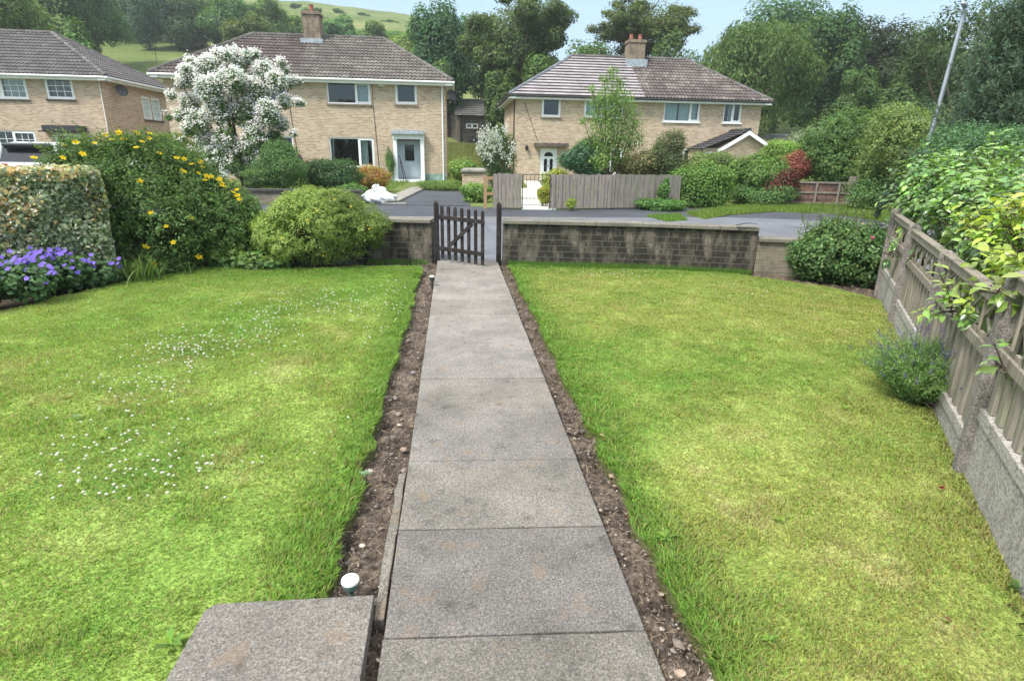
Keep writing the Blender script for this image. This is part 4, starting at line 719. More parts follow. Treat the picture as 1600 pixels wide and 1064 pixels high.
# old brick fence on the right under the bushes
h = thing('panel_fence', 'reddish old panel fence under the bushes across the road at the right', 'fence', (float(P(1232, 320, 19.4)[0]), 19.4, 0)); a = P(1200, 320, 19.6); b = P(1318, 330, 19.2); d = _n(np.array([b[0]-a[0], b[1]-a[1], 0])); L = float(np.hypot(b[0]-a[0], b[1]-a[1])); Fo = (np.array([a[0], a[1], 0.]), d, np.array([d[1], -d[0], 0.]))
m = MB(); m.fbox(Fo, 0, L, 0, .8, -.05, 0); m.build('panel', 'old_brick', h); m = MB()
for z in (.1, .45, .78): m.fbox(Fo, 0, L, z-.03, z+.03, .001, .03)
for u in np.arange(0, L, .75): m.fbox(Fo, u, u+.06, 0, .8, .0305, .05)
m.build('frame', 'wood_grey', h); m = MB(); m.fbox(Fo, L, L+.28, -.1, 1.0, -.06, .08); m.build('post', 'wood_grey', h)
# verge
# ================================================================ CAR, BAG, LAMPS
def car(name, label, loc, rz, back=True, S_=1.):
    c = thing(name, label, 'car', loc); M = Matrix.Translation(loc) @ Matrix.Rotation(rz, 4, 'Z') @ Matrix.Scale(S_, 4)       # x: rear 0 -> front 4.4
    def loft(st, mat, nm, par, cap=True, bev=0, smooth=True):
        m = MB(); n = len(st[0][1]); vs = []; 
        for x, sec in st: vs += [tuple(M @ Vector((x, y, z))) for y, z in sec]
        fs = [(i*n+k, i*n+(k+1) % n, (i+1)*n+(k+1) % n, (i+1)*n+k) for i in range(len(st)-1) for k in range(n)]; fs += [tuple(range(n-1, -1, -1)), tuple(range((len(st)-1)*n, len(st)*n))]
        m.add(vs, fs); return m.build(nm, mat, par, smooth=smooth, bevel=bev)
    def sec(w_, zb, zt, sh=.06): return [(-w_+.05, zb), (w_-.05, zb), (w_, zb+.12), (w_, zt-.22), (w_-sh, zt), (-w_+sh, zt), (-w_, zt-.22), (-w_, zb+.12)]
    loft([(0, sec(.78, .38, .98)), (.08, sec(.84, .3, 1.02)), (.5, sec(.89, .24, 1.02)), (2., sec(.90, .22, 1.0)), (3.3, sec(.89, .24, .98)), (4., sec(.84, .28, .84)), (4.35, sec(.7, .35, .68))], 'car_white', 'body', c, bev=.03)
    def gs(w0, w1, z0, z1): return [(-w0, z0), (w0, z0), (w1, z1), (-w1, z1)]
    loft([(.10, gs(.80, .79, .97, 1.0)), (.42, gs(.82, .66, .97, 1.53)), (1.2, gs(.83, .67, .97, 1.58)), (2.3, gs(.83, .66, .97, 1.55)), (3.2, gs(.80, .76, .97, 1.0))], 'car_glass', 'window', c, smooth=False)
    loft([(.30, gs(.70, .66, 1.525, 1.57)), (1.2, gs(.70, .62, 1.575, 1.64)), (2.25, gs(.69, .62, 1.545, 1.6))], 'car_white', 'roof', c, bev=.02)
    for s in (-1, 1):
        for (x0, z0, x1, z1, y0, y1) in ((.12, 1.0, .44, 1.56, .80, .68), (.72, .99, .98, 1.57, .84, .69), (1.75, .99, 1.72, 1.56, .845, .69), (3.15, 1.0, 2.3, 1.55, .80, .68)):
            m = MB(); m.tube([M @ Vector((x0, s*y0, z0)), M @ Vector((x1, s*y1, z1))], .045, 6); m.build('pillar', 'car_white', c)
    m = MB(); vs = [(.16, -.62, 1.56), (.16, .62, 1.56), (.42, .64, 1.60), (.42, -.64, 1.60)]; m.add([tuple(M @ Vector(v)) for v in vs]+[tuple(M @ Vector((v[0], v[1], v[2]-.045))) for v in vs], [(0, 1, 2, 3), (7, 6, 5, 4), (0, 4, 5, 1), (1, 5, 6, 2), (2, 6, 7, 3), (3, 7, 4, 0)]); m.build('spoiler', 'black_plastic', c)
    for s in (-1, 1):
        m = MB(); m.add([tuple(M @ Vector((x, s*y, z))) for x, y, z in ((-.02, .5, .84), (-.02, .5, .98), (.02, .8, 1.0), (.2, .905, 1.0), (.2, .91, .86), (.02, .82, .82))], [(0, 1, 2, 5), (5, 2, 3, 4)]); m.build('tail_lamp', 'car_red', c)
        for x in (.8, 3.5):
            m = MB(); m.tube([M @ Vector((x, s*.72, .33)), M @ Vector((x, s*.91, .33))], .33, 22); w_ = m.build('wheel', 'rubber', c, bevel=.02); m = MB(); m.tube([M @ Vector((x, s*.90, .33)), M @ Vector((x, s*.92, .33))], .2, 16); m.build('rim', 'steel', w_)
    m = MB(); m.box(-.03, .06, -.26, .26, .58, .69, M=M); m.build('number_plate', 'plate_yellow', c); m = MB(); m.box(-.05, .12, -.8, .8, .36, .5, M=M); m.build('bumper', 'black_plastic', c, bevel=.02)
    return c
pc = P(44, 262, 20.4); car('parked_car', 'white hatchback parked behind the hedge, its dark rear window facing the garden', (float(pc[0]), 20.4, 0), R_(104), S_=1.)
pc = P(60, 250, 26.0); car('parked_car', 'white car parked side-on beyond the hatchback, only its pale roof showing', (float(pc[0]), 27.0, 0), R_(8), S_=1.)
# bulk bag
def bag():
    bm = bmesh.new(); bmesh.ops.create_icosphere(bm, subdivisions=5, radius=1); rng = random.Random(3)
    for v in bm.verts:
        p = v.co.copy(); z = p.z; r = 1-.28*max(0, z)**1.5; cr = .10*abs(math.sin(math.atan2(p.y, p.x)*5+z*3))+.05*math.sin(p.x*9+p.z*7)+.04*math.sin(p.y*13+p.x*5)
        v.co = Vector((p.x*(.56)*r*(1-cr), p.y*.5*r*(1-cr), max(-.02, .17+z*.24+.06*math.sin(p.x*6)*max(0, z)*(1)+cr*.25*max(0, z))))
    me = bpy.data.meshes.new('bulk_bag'); bm.to_mesh(me); bm.free(); me.materials.append(MATS['bag']); a = P(592, 318, 18.75); o = link_mesh('bulk_bag', me); o.location = (float(a[0]), 18.95, 0)
    for p in me.polygons: p.use_smooth = True
    tag(o, 'slumped white builder\'s bulk bag lying at the roadside near the concrete path', 'bag')
    for s, (dx, h_) in enumerate(((-.08, .19), (.10, .12))):
        m = MB(); ts = np.linspace(0, math.pi, 9); m.tube([(a[0]+dx+.12*math.cos(t), 18.8+.05*s+.03*math.sin(2*t), .36+h_*math.sin(t)) for t in ts], .028, 6); m.build('strap', 'bag', o, smooth=True)
    m = MB(); m.tube([(a[0]-.04, 18.9, .38), (a[0]-.06, 18.88, .50), (a[0]-.0, 18.88, .56)], [.16, .09, .05], 9); m.build('flap', 'bag', o, smooth=True)
    m = MB(); m.box(a[0]+.1, a[0]+.85, 18.45, 18.75, .0, .035); tag(m.build('board', 'concrete', loc=(a[0]+.4, 18.6, 0)), 'flat pale board lying on the ground beside the white bag', 'board')
bag()
# broom and stick in the porch of house two
Yd = 31.9
for (x0, y0, x1, y1, nm, lb) in ((622, 243, 632, 286, 'broom', 'dark broom leaning in the white door surround'), (624, 250, 636, 286, 'rake', 'thin rake leaning beside the broom in the doorway')):
    m = MB(); a = P(x0+2, y0, Yd-.2); b = P(x1, y1, Yd-.35); m.tube([a, b], .02, 6); t = thing(nm, lb, nm, (float(b[0]), float(b[1]), .05)); m.build('handle', 'wood_dark', t); m = MB(); m.box(b[0]-.12, b[0]+.12, b[1]-.03, b[1]+.03, b[2]-.1, b[2]); m.build('head', 'wood_dark', t)
# street lamp
def lamp():
    b = P(1447, 240, 13.5); t = P(1508, 14, 13.5); d = (t-b)/np.linalg.norm(t-b); base = b-d*(b[2]/d[2]); L = thing('street_lamp', 'tall grey metal lamp post leaning slightly above the right hedge', 'street lamp', (float(base[0]), float(base[1]), 0)); m = MB(); k = base+d*1.3
    m.tube([base, k], .068, 12); m.tube([k, k+d*.1, t-d*.05], [.068, .052, .04], 12); m.build('pole', 'steel', L, smooth=False)
    m = MB(); m.tube([t-d*.12, t-d*.04, t+d*.03], [.05, .07, .04], 12); m.build('collar', 'steel', L)
    m = MB(); m.tube([t+d*.0, t+d*.04+(-.06, -.04, .02), t+d*.05+(-.2, -.12, .03)], [.04, .06, .04], 10); m.build('lantern', 'steel', L, smooth=True)
lamp()
# solar lights
a = G(547, 903, .06); t = thing('solar_light', 'round white-topped solar garden light in the soil beside the loose slab', 'garden light', (float(a[0]), float(a[1]), -.08)); x, y = float(a[0]), float(a[1])
m = MB(); m.tube([(x, y, .043), (x, y, .055), (x, y, .060)], [.034, .034, .029], 24); m.build('cap', 'light_disc', t, smooth=False, bevel=.003); m = MB(); m.tube([(x, y, -.06), (x, y, .0), (x, y, .02), (x, y, .042)], [.008, .012, .028, .033], 20); m.build('body', 'light_green', t)
a = G(675, 432, .12); x, y = float(a[0]), float(a[1]); t = thing('solar_light', 'small solar stake light in the soil near the gate', 'garden light', (x, y, -.08)); m = MB(); m.tube([(x, y, .115), (x, y, .13)], [.032, .028], 16); m.build('cap', 'light_disc', t); m = MB(); m.tube([(x, y, -.08), (x, y, .06), (x, y, .065), (x, y, .113)], [.01, .01, .028, .03], 12); m.build('stake', 'black_plastic', t)

m = MB(); pts = [np.array([4.02+.26*f, 8.02-.055*f*1.2, .655+.035*math.sin(math.pi*(f*.75))]) for f in np.linspace(0, 1, 9)]; vs = []
for p in pts: vs += [p+(0, -.03, 0), p+(0, .03, 0), p+(0, .03, .006), p+(0, -.03, .006)]
m.add(vs, [(4*i+a, 4*i+(a+1) % 4, 4*i+4+(a+1) % 4, 4*i+4+a) for i in range(8) for a in range(4)]+[(0, 3, 2, 1), (32, 33, 34, 35)]); tag(m.build('rubber_strip', 'black_plastic', loc=(4.15, 8.0, .65)), 'bent black strip lying on the coping at the right end of the long wall', 'strip')
# ================================================================ VEGETATION
DK = [(.030, .062, .026), (.040, .082, .030), (.055, .10, .035)]; MD = [(.055, .105, .035), (.075, .135, .040), (.10, .165, .05)]
LT = [(.10, .17, .04), (.14, .215, .05), (.18, .25, .065)]; OL = [(.10, .13, .04), (.13, .15, .05), (.07, .11, .035)]
YG = [(.17, .24, .05), (.22, .28, .06), (.12, .2, .045)]; BG = [(.045, .085, .05), (.06, .11, .06), (.035, .07, .04)]
DK, MD, LT, OL, YG, BG = [[tuple(min(.5, v*k) for v in c) for c in L] for L, k in ((DK, 1.85), (MD, 1.65), (LT, 1.45), (OL, 1.5), (YG, 1.3), (BG, 1.9))]
def gz(x, y): return float(terr(x, y))+.05 if y > 40 else 0.
def boxpx(pxl, pxr, pyt, pyb, Y):
    pm = (pxl+pxr)/2; l = P(pxl, (pyt+pyb)/2, Y); r = P(pxr, (pyt+pyb)/2, Y); t = P(pm, pyt, Y); b = P(pm, pyb, Y); return float((l[0]+r[0])/2), float((r[0]-l[0])/2), float(b[2]), float(t[2])
def limbs(x, y, z0, blobs, r0, parent, seed, k=7, lean=0., mat='bark', z1=None):
    rng = random.Random(seed); zt = z1 or np.mean([b[0][2] for b in blobs]); m = MB(); n = 6; top = np.array([x+lean, y, zt]); pts = []
    for i in range(n+1): t = i/n; pts.append(np.array([x+lean*t+rng.uniform(-.3, .3)*r0*(i > 0), y+rng.uniform(-.3, .3)*r0, z0-.3+(zt-z0+.3)*t]))
    m.tube(pts, [r0*(1-.7*i/n) for i in range(n+1)], 8, caps=False)
    for j in range(k):
        c, r = blobs[rng.randrange(len(blobs))]; i = rng.randrange(2, n); s = pts[i]; e = np.array(c); mid = (s+e)/2+np.array([0, 0, .12*np.linalg.norm(e-s)])+np.array([rng.uniform(-.1, .1)*np.linalg.norm(e-s) for _ in range(3)])
        rr = r0*(1-.7*i/n)*.6; m.tube([s, mid, e], [rr, rr*.6, rr*.2], 6, caps=False)
    return m.build('trunk', mat, parent, smooth=True)
def tree(label, pxl, pxr, pyt, pyb, Y, cols, n=9000, leaf=.28, seed=1, K=16, group='trees behind the houses', frac=(.26, .42), mat='leaf', ry=None, wts=None, name='tree', tz=None, droop=0, lump=.2, trunk_r=None, ragged=.0, lw=.55, clump=0., up=.35, depth=.5, spread=.78, flat=1., k=8, jit=.16, extra=(), low=True, fuzz=.09):
    q_ = (pxr-pxl)*(.12 if low else .04); pxl -= q_; pxr += q_; x, rx, zb, zt = boxpx(pxl, pxr, pyt, pyb, Y); g = tz if tz is not None else gz(x, Y)
    if low: zb = min(zb, g+.10*(zt-g))
    t = thing(name, label, 'tree', (x, Y, g), group)
    rz = (zt-zb)/2; zc = (zt+zb)/2; ry = ry or rx*.9; rng = np.random.default_rng(seed); n = int(n*1.9)
    rh = random.Random(seed*7+1); k0 = rh.uniform(.82, 1.22); tn = (rh.uniform(.88, 1.15), 1., rh.uniform(.8, 1.15)); cols = [tuple(v*k0*q for v, q in zip(c, tn)) for c in cols]
    bl = subblobs(rng, (x, Y, zc), (rx, ry, rz), K, frac, spread, flat); bl.append((np.array([x, Y, zc]), np.array([rx, ry, rz])*.55))
    for (fx, fz, s_) in extra: bl.append((np.array([x+rx*fx, Y, zc+rz*fz]), np.array([rx, ry, rz])*s_))
    foliage('crown', bl, n, leaf, leaf*lw, cols, wts, mat, t, seed=seed, depth=depth, clump=clump, clump_n=14, lump=lump, droop=droop, up=up, jit=.10, fuzz=fuzz*.7, rnd=.36, clumpcol=.35)
    limbs(x, Y, g, bl, trunk_r or max(.12, rx*.07), t, seed, k)
    return t
# woods on the slope, left
tree('tall mid-green tree at the top left corner behind the left house', -70, 62, -90, 80, 60, MD, 11000, .34, 1, 18)
tree('small bright green tree rising just over the ridge of the left house', 78, 144, 24, 90, 52, [(.11, .18, .05), (.14, .22, .06)], 6500, .24, 2, 12)
tree('broad dark tree behind the bright small tree at the left', 92, 190, -70, 88, 90, DK, 12000, .36, 3, 20)
tree('tall dark tree with hanging boughs above the left hill field', 190, 262, -40, 86, 106, BG, 8000, .36, 4, 16, droop=.6)
tree('dark rounded tree at the edge of the hill field', 240, 325, -30, 84, 108, DK, 9000, .38, 5, 16)
tree('dark tree filling the top left between two taller ones', 40, 130, -80, 60, 80, DK, 8000, .42, 6, 14)
tree('hazy green tree above the hill field, left of the pale rounded one', 305, 375, -15, 78, 110, MD, 7000, .42, 7, 14)
tree('pale rounded tree above the left end of the middle roof', 345, 424, 17, 72, 84, [(.13, .19, .07), (.16, .22, .08)], 7000, .34, 8, 12)
tree('dark green tree in the hillside row left of the chimney', 385, 458, -5, 60, 105, MD, 6000, .46, 9, 12)
tree('round tree far up the hill just left of the chimney', 430, 480, 16, 62, 112, MD, 4500, .46, 10, 10)
tree('low tree in the hillside row right of the chimney', 500, 560, 22, 66, 116, MD, 4500, .46, 11, 10)
tree('low spreading tree on the hillside above the right of the middle roof', 545, 610, 34, 76, 112, MD, 4500, .44, 12, 10)
tree('small pale tree on the hillside near the tall dark tree', 590, 655, 40, 90, 100, LT, 4500, .42, 13, 10)
tree('olive tree at the end of the hillside row', 610, 668, 76, 120, 64, OL, 4500, .30, 14, 10)
for i, (l, r, t_, Y_, lb) in enumerate(((-60, 60, -60, 84, 'dark tree in the back row of the woods at the top left corner'), (60, 170, -60, 88, 'dark tree in the back row of the woods above the bright small tree'), (150, 260, -60, 116, 'dark tree in the back row of the woods above the left hill field'), (240, 330, -50, 118, 'dark tree in the back row of the woods right of the hill field'), (320, 400, -20, 104, 'tree in the back row of the woods behind the pale rounded tree'), (-80, 20, -20, 64, 'green tree low behind the left house at the photo edge'), (20, 110, 0, 72, 'shaded tree between the corner tree and the bright small tree'), (420, 520, 22, 128, 'tree far up the hill behind the chimney of the middle house'), (520, 640, 44, 126, 'low far tree on the hill behind the right of the middle roof'))):
    tree(lb, l, r, t_, 85, Y_, DK if i < 4 else MD, 6500, .42, 400+i, 14)
for i, (l, r, t_, b_, Y_, lb) in enumerate(((452, 470, 4, 16, 215, 'tiny bush on the skyline of the hill left of the chimney'), (520, 540, 12, 26, 200, 'tiny bush on the upper hillside right of the chimney'), (556, 582, 20, 34, 205, 'small clump of bushes near the hill skyline'), (598, 622, 28, 42, 190, 'small dark bush on the hill slope before the tall dark tree'), (470, 500, 8, 22, 180, 'bush on the hillside directly above the chimney pot'))):
    tree(lb, l, r, t_, b_, Y_, MD, 1200, .5, 440+i, 6)
# between the houses
tree('tall dark tree standing between the two brick houses', 640, 752, -20, 135, 62, DK, 12000, .34, 20, 18, frac=(.22, .36))
tree('mid-green tree overhanging the stone cottage roof', 662, 712, 84, 146, 57, MD, 3000, .26, 21, 10, low=False)
tree('large airy yellow-green ash with dark forked trunk left of the right house', 712, 902, -25, 150, 52, [(.10, .15, .045), (.13, .18, .055), (.075, .12, .04)], 17000, .27, 22, 30, frac=(.15, .26), spread=.9, k=14, trunk_r=.45, depth=.6, droop=.3, low=False)
tree('dark tree mass low behind the trunk of the airy ash', 745, 870, 60, 190, 64, DK, 9000, .32, 41, 14)
tree('dark leafy tree beside the cottage behind the ash', 756, 812, 100, 212, 48, MD+DK, 6000, .24, 23, 12, frac=(.3, .45), low=False)
tree('fresh green tree peeping over the left hip of the newly tiled roof', 812, 892, 62, 150, 49, [(.10, .19, .05), (.13, .23, .06)], 8000, .25, 24, 14)
tree('loose open tree behind the right-hand chimney with sky gaps', 925, 1092, -15, 95, 58, [(.12, .18, .07), (.16, .22, .08)], 15000, .24, 25, 80, frac=(.08, .16), spread=1., k=26, depth=.8, low=False, fuzz=.25)
tree('dark tree low behind the ridge of the right house', 880, 990, 45, 120, 64, DK+MD, 6000, .34, 26, 14)
tree('shaded tree behind the mossy half of the right roof', 1010, 1100, 48, 130, 54, MD, 7000, .26, 27, 14)
# the big willow and the woods on the right
def willow():
    Y = 47.; x, rx, zb, zt = boxpx(1086, 1272, 26, 215, Y); t = thing('willow_tree', 'huge soft-leaved pale green tree right of the right-hand house', 'tree', (x, Y, gz(x, Y)), 'trees behind the houses'); rng = np.random.default_rng(30); zc = (zb+zt)/2; rz = (zt-zb)/2
    bl = [(np.array([x, Y, zc]), np.array([rx*.9, rx*.8, rz*.9]))]
    for i in range(34): a = rng.uniform(0, 6.28); e = rng.uniform(-.7, 1.2); bl.append((np.array([x+rx*.72*math.cos(a)*math.cos(e), Y+rx*.7*math.sin(a)*math.cos(e), zc+rz*.74*math.sin(e)]), np.array([rx, rx, rz*1.1])*rng.uniform(.16, .30)))
    foliage('crown', bl, 30000, .30, .11, [(.085, .15, .045), (.11, .18, .055), (.14, .21, .07)], None, 'leaf', t, seed=31, depth=.25, droop=1.6, up=.25, lump=.14, rnd=.7)
    limbs(x, Y, gz(x, Y), bl, .6, t, 31, 6)
willow()
tree('very dark tall tree behind the soft pale tree', 1150, 1300, -30, 190, 62, DK, 15000, .36, 32, 22)
tree('dense dark tree with a domed top right of the soft pale tree', 1235, 1345, 5, 190, 55, DK, 14000, .32, 33, 20)
tree('broad dark dome-shaped tree below the patch of sky', 1318, 1442, 22, 190, 58, [(.042, .068, .034), (.05, .08, .036), (.06, .09, .04)], 15000, .33, 34, 20)
tree('mid-green tree with layered boughs in front of the dark woods', 1298, 1425, 92, 200, 36, [(.07, .125, .04), (.09, .155, .05)], 10000, .2, 35, 20, frac=(.16, .28), spread=.9, k=12, droop=.4)
tree('distant dark tree under the sky gap at the right', 1405, 1475, 32, 170, 66, DK, 8000, .4, 36, 14)
tree('green tree behind the lamp post', 1425, 1545, 30, 215, 44, MD+DK, 14000, .26, 37, 22, frac=(.2, .34))
tree('tree overhanging the top right corner above the pine', 1455, 1640, -60, 70, 40, [(.06, .11, .035), (.09, .14, .05)], 9000, .24, 38, 24, frac=(.14, .26), spread=.95, k=14)
tree('dark tree filling the background at the right edge', 1530, 1720, -40, 230, 50, DK, 12000, .34, 39, 18)
tree('dark tree low behind the domed one', 1385, 1480, 95, 215, 50, DK, 8000, .3, 40, 14)
def pine():
    Y = 12.3; t = None; x, rx, zb, zt = boxpx(1475, 1740, -40, 262, Y); t = thing('pine_tree', 'dark blue-green pine at the right edge behind the glossy hedge', 'tree', (x, Y, 0)); rng = np.random.default_rng(50); P0 = []; N0 = []; Tn = []
    bl = []
    for i in range(150):
        q = rng.random(); z = zb+(zt-zb)*q; r = rx*(1.0-.62*q**1.3)*rng.uniform(.55, 1.); a = rng.uniform(math.pi*.65, math.pi*2.1) if rng.random() < .8 else rng.uniform(0, 6.28); bl.append(np.array([x+r*math.cos(a), Y+r*.9*math.sin(a), z]))
    tips = np.array(bl); out = unit(tips-np.array([x, Y, 0])-np.stack([0*tips[:, 0], 0*tips[:, 0], tips[:, 2]-.5], 1)*np.array([1, 1, 1]))
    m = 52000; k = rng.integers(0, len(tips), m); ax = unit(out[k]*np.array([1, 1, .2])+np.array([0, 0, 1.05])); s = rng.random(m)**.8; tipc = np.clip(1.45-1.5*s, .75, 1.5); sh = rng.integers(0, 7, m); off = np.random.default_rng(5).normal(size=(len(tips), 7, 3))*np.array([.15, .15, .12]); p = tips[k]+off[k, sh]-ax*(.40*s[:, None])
    rd = unit(rng.normal(size=(m, 3))); rd = unit(rd-ax*(rd*ax).sum(1, keepdims=True)*.7); tan = unit(rd+ax*.75); nn = unit(np.cross(tan, rng.normal(size=(m, 3)))); c = palette(rng, m, [(.10, .165, .11), (.135, .21, .13), (.07, .12, .085), (.17, .25, .13)], None, .15)
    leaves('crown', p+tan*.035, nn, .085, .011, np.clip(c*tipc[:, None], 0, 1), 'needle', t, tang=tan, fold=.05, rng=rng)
    core = [(np.array([x, Y, zb+(zt-zb)*f]), np.array([rx*(.80-.45*f), rx*(.75-.4*f), (zt-zb)*.2])) for f in (.05, .25, .5, .75)]
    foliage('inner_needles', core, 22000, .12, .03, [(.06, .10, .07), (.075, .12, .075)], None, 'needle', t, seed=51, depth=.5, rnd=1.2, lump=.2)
    mm = MB(); mm.tube([(x, Y, -.1), (x+.1, Y, zb+1), (x, Y, zt)], [.2, .13, .04], 10)
    for i in range(0, 150, 3): q = tips[i]; mm.tube([(x, Y, max(.3, q[2]-.7)), (x*.4+q[0]*.6, Y*.4+q[1]*.6, q[2]-.35), tuple(q)], [.05, .03, .008], 5, caps=False)
    mm.build('trunk', 'bark', t, smooth=True)
pine()
# ---- shrubs: generic
def shrub(name, label, blobs, n, leaf, cols, seed, cat='shrub', group=None, mat='leaf', lw=.5, wts=None, stems=10, z0=0., loc=None, stemr=.012, **kw):
    c = np.mean([b[0] for b in blobs], 0); loc = loc or (float(c[0]), float(c[1]), z0); t = thing(name, label, cat, loc, group)
    foliage('foliage', blobs, n, leaf, leaf*lw, cols, wts, mat, t, seed=seed, zmin=z0, **kw)
    if stems:
        rng = random.Random(seed); m = MB()
        for i in range(stems): b = blobs[rng.randrange(len(blobs))]; e = np.array(b[0]); s = np.array([loc[0]+(e[0]-loc[0])*.3+rng.uniform(-.06, .06), loc[1]+(e[1]-loc[1])*.3+rng.uniform(-.06, .06), z0-.08]); mid = (s*.4+e*.6)+np.array([rng.uniform(-.05, .05), rng.uniform(-.05, .05), -.1*(e[2]-s[2])]); m.tube([s, mid, e], [stemr, stemr*.8, stemr*.4], 5, caps=False)
        m.build('stems', 'bark', t, smooth=True)
    return t
def pxblobs(pxl, pxr, pyt, pyb, Y, K=10, seed=0, ryf=.8, frac=(.3, .48), spread=.8, core=.66):
    q_ = (pxr-pxl)*.07; pxl -= q_; pxr += q_; K = int(K*1.4)
    x, rx, zb, zt = boxpx(pxl, pxr, pyt, pyb, Y); rng = np.random.default_rng(seed); zc = (zb+zt)/2; rz = (zt-zb)/2; bl = subblobs(rng, (x, Y, zc), (rx, rx*ryf, rz), K, frac, spread); bl.append((np.array([x, Y, zc]), np.array([rx, rx*ryf, rz])*core)); return bl
def flower_head(name, p, r, mat_col, seed, parent, petals=5, mat='petal', centre=(.5, .25, .02)):
    rng = np.random.default_rng(seed); V = []; N = []; T = []; up = np.array([rng.normal()*.4, -.6+rng.normal()*.3, .8]); up = up/np.linalg.norm(up); a = np.cross(up, (1, 0, 0)); a = a/np.linalg.norm(a); b = np.cross(up, a)
    for k in range(petals): t = 2*math.pi*k/petals; d = a*math.cos(t)+b*math.sin(t); V.append(p+d*r*.5+up*r*.1); N.append(up-d*.3); T.append(d)
    V.append(p+up*r*.15); N.append(up); T.append(a); c = np.tile(np.array(mat_col), (petals+1, 1)); c[-1] = centre; L = np.array([r]*petals+[r*.5])
    return leaves(name, np.array(V), np.array(N), L, L*.85, c, mat, parent, tang=np.array(T), fold=.1)
# ---- my garden, left: clipped variegated hedge
def hedge():
    rng = np.random.default_rng(60); t = thing('clipped_hedge', 'clipped grey-green and gold variegated hedge at the left edge', 'hedge', (-5.4, 7.2, -.05)); x0, x1 = -7.6, -3.92
    # front face runs from (-7.6, 5.6) to (-3.92, 7.45); depth 1.1 m
    A = np.array([-7.8, 5.35]); B = np.array([-4.12, 7.47]); d = (B-A)/np.linalg.norm(B-A); nn = np.array([d[1], -d[0]]); L = np.linalg.norm(B-A); H_ = 1.33; D = 1.3; n = 46000
    f = rng.random(n); u = rng.random(n)*L; z = rng.random(n)*H_; dep = np.abs(rng.normal(size=n))*.07
    side = f < .62; top = (f >= .62) & (f < .88); end = f >= .88
    bump = (fbm(u*2.2, z*2.2, 61, 3)-.5)*.22
    px = np.where(side, -dep+bump-.02*z, np.where(top, -rng.random(n)*D, -rng.random(n)*D)); uu = np.where(end, L-dep*1.2+(fbm(z*3, px*3, 66, 2)-.5)*.2, u); zz = np.where(top, H_-dep*.8+(fbm(u*2.5, px*2.5, 63, 3)-.5)*.14, z)
    # rounded shoulders
    zz = zz-np.clip(-.0-(-px-.0)+.12, 0, .12)*.5*(top)
    r_ = np.clip(1-(L-uu)/.15, 0, 1)**2; zz = zz-.06*r_*(zz > .9); px = np.where(side, px-.07*r_, px)
    p = np.stack([A[0]+d[0]*uu+nn[0]*px, A[1]+d[1]*uu+nn[1]*px, zz], 1); N = np.where(side[:, None], np.array([nn[0], nn[1], .45]), np.where(top[:, None], np.array([nn[0]*.2, nn[1]*.2, 1.]), np.array([d[0], d[1], .4])))+rng.normal(size=(n, 3))*.62
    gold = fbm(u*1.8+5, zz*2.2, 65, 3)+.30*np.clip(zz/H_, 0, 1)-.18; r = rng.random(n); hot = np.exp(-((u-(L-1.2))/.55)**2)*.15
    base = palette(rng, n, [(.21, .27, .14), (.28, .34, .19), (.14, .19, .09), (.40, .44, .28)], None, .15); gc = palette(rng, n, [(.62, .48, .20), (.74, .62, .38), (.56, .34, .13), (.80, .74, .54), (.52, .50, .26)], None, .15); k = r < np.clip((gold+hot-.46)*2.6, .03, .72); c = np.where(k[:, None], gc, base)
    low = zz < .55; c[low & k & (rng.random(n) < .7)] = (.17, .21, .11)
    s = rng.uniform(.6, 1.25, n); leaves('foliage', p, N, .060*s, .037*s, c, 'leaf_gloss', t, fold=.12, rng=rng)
    m = MB(); c0 = [(A[0]+d[0]*a+nn[0]*b, A[1]+d[1]*a+nn[1]*b) for a, b in ((0, -.14), (L-.16, -.14), (L-.16, -D+.1), (0, -D+.1))]; 
    tw = MB(); rr = random.Random(6)
    for i in range(190):
        u_ = rr.uniform(.0, L-.1); b0 = rr.uniform(-.9, -.15); b1 = rr.uniform(-.6, -.03); p0 = (A[0]+d[0]*u_+nn[0]*b0, A[1]+d[1]*u_+nn[1]*b0, -.05); u2 = u_+rr.uniform(-.4, .4); u2 = min(u2, L-.04); p1 = (A[0]+d[0]*u2+nn[0]*b1, A[1]+d[1]*u2+nn[1]*b1, rr.uniform(.6, 1.25)); tw.tube([p0, ((p0[0]*.5+p1[0]*.5), (p0[1]*.5+p1[1]*.5), p1[2]*.45), p1], [.014, .010, .004], 5, caps=False)
    tw.build('stems', 'bark', t)
    # inner leaves further in; the dark of the depth is put into their colour
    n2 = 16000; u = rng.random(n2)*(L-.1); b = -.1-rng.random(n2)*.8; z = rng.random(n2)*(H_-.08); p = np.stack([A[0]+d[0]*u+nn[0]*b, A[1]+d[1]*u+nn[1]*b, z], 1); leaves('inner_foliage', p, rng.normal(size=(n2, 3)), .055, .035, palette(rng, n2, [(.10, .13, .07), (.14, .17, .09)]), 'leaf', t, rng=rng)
hedge()
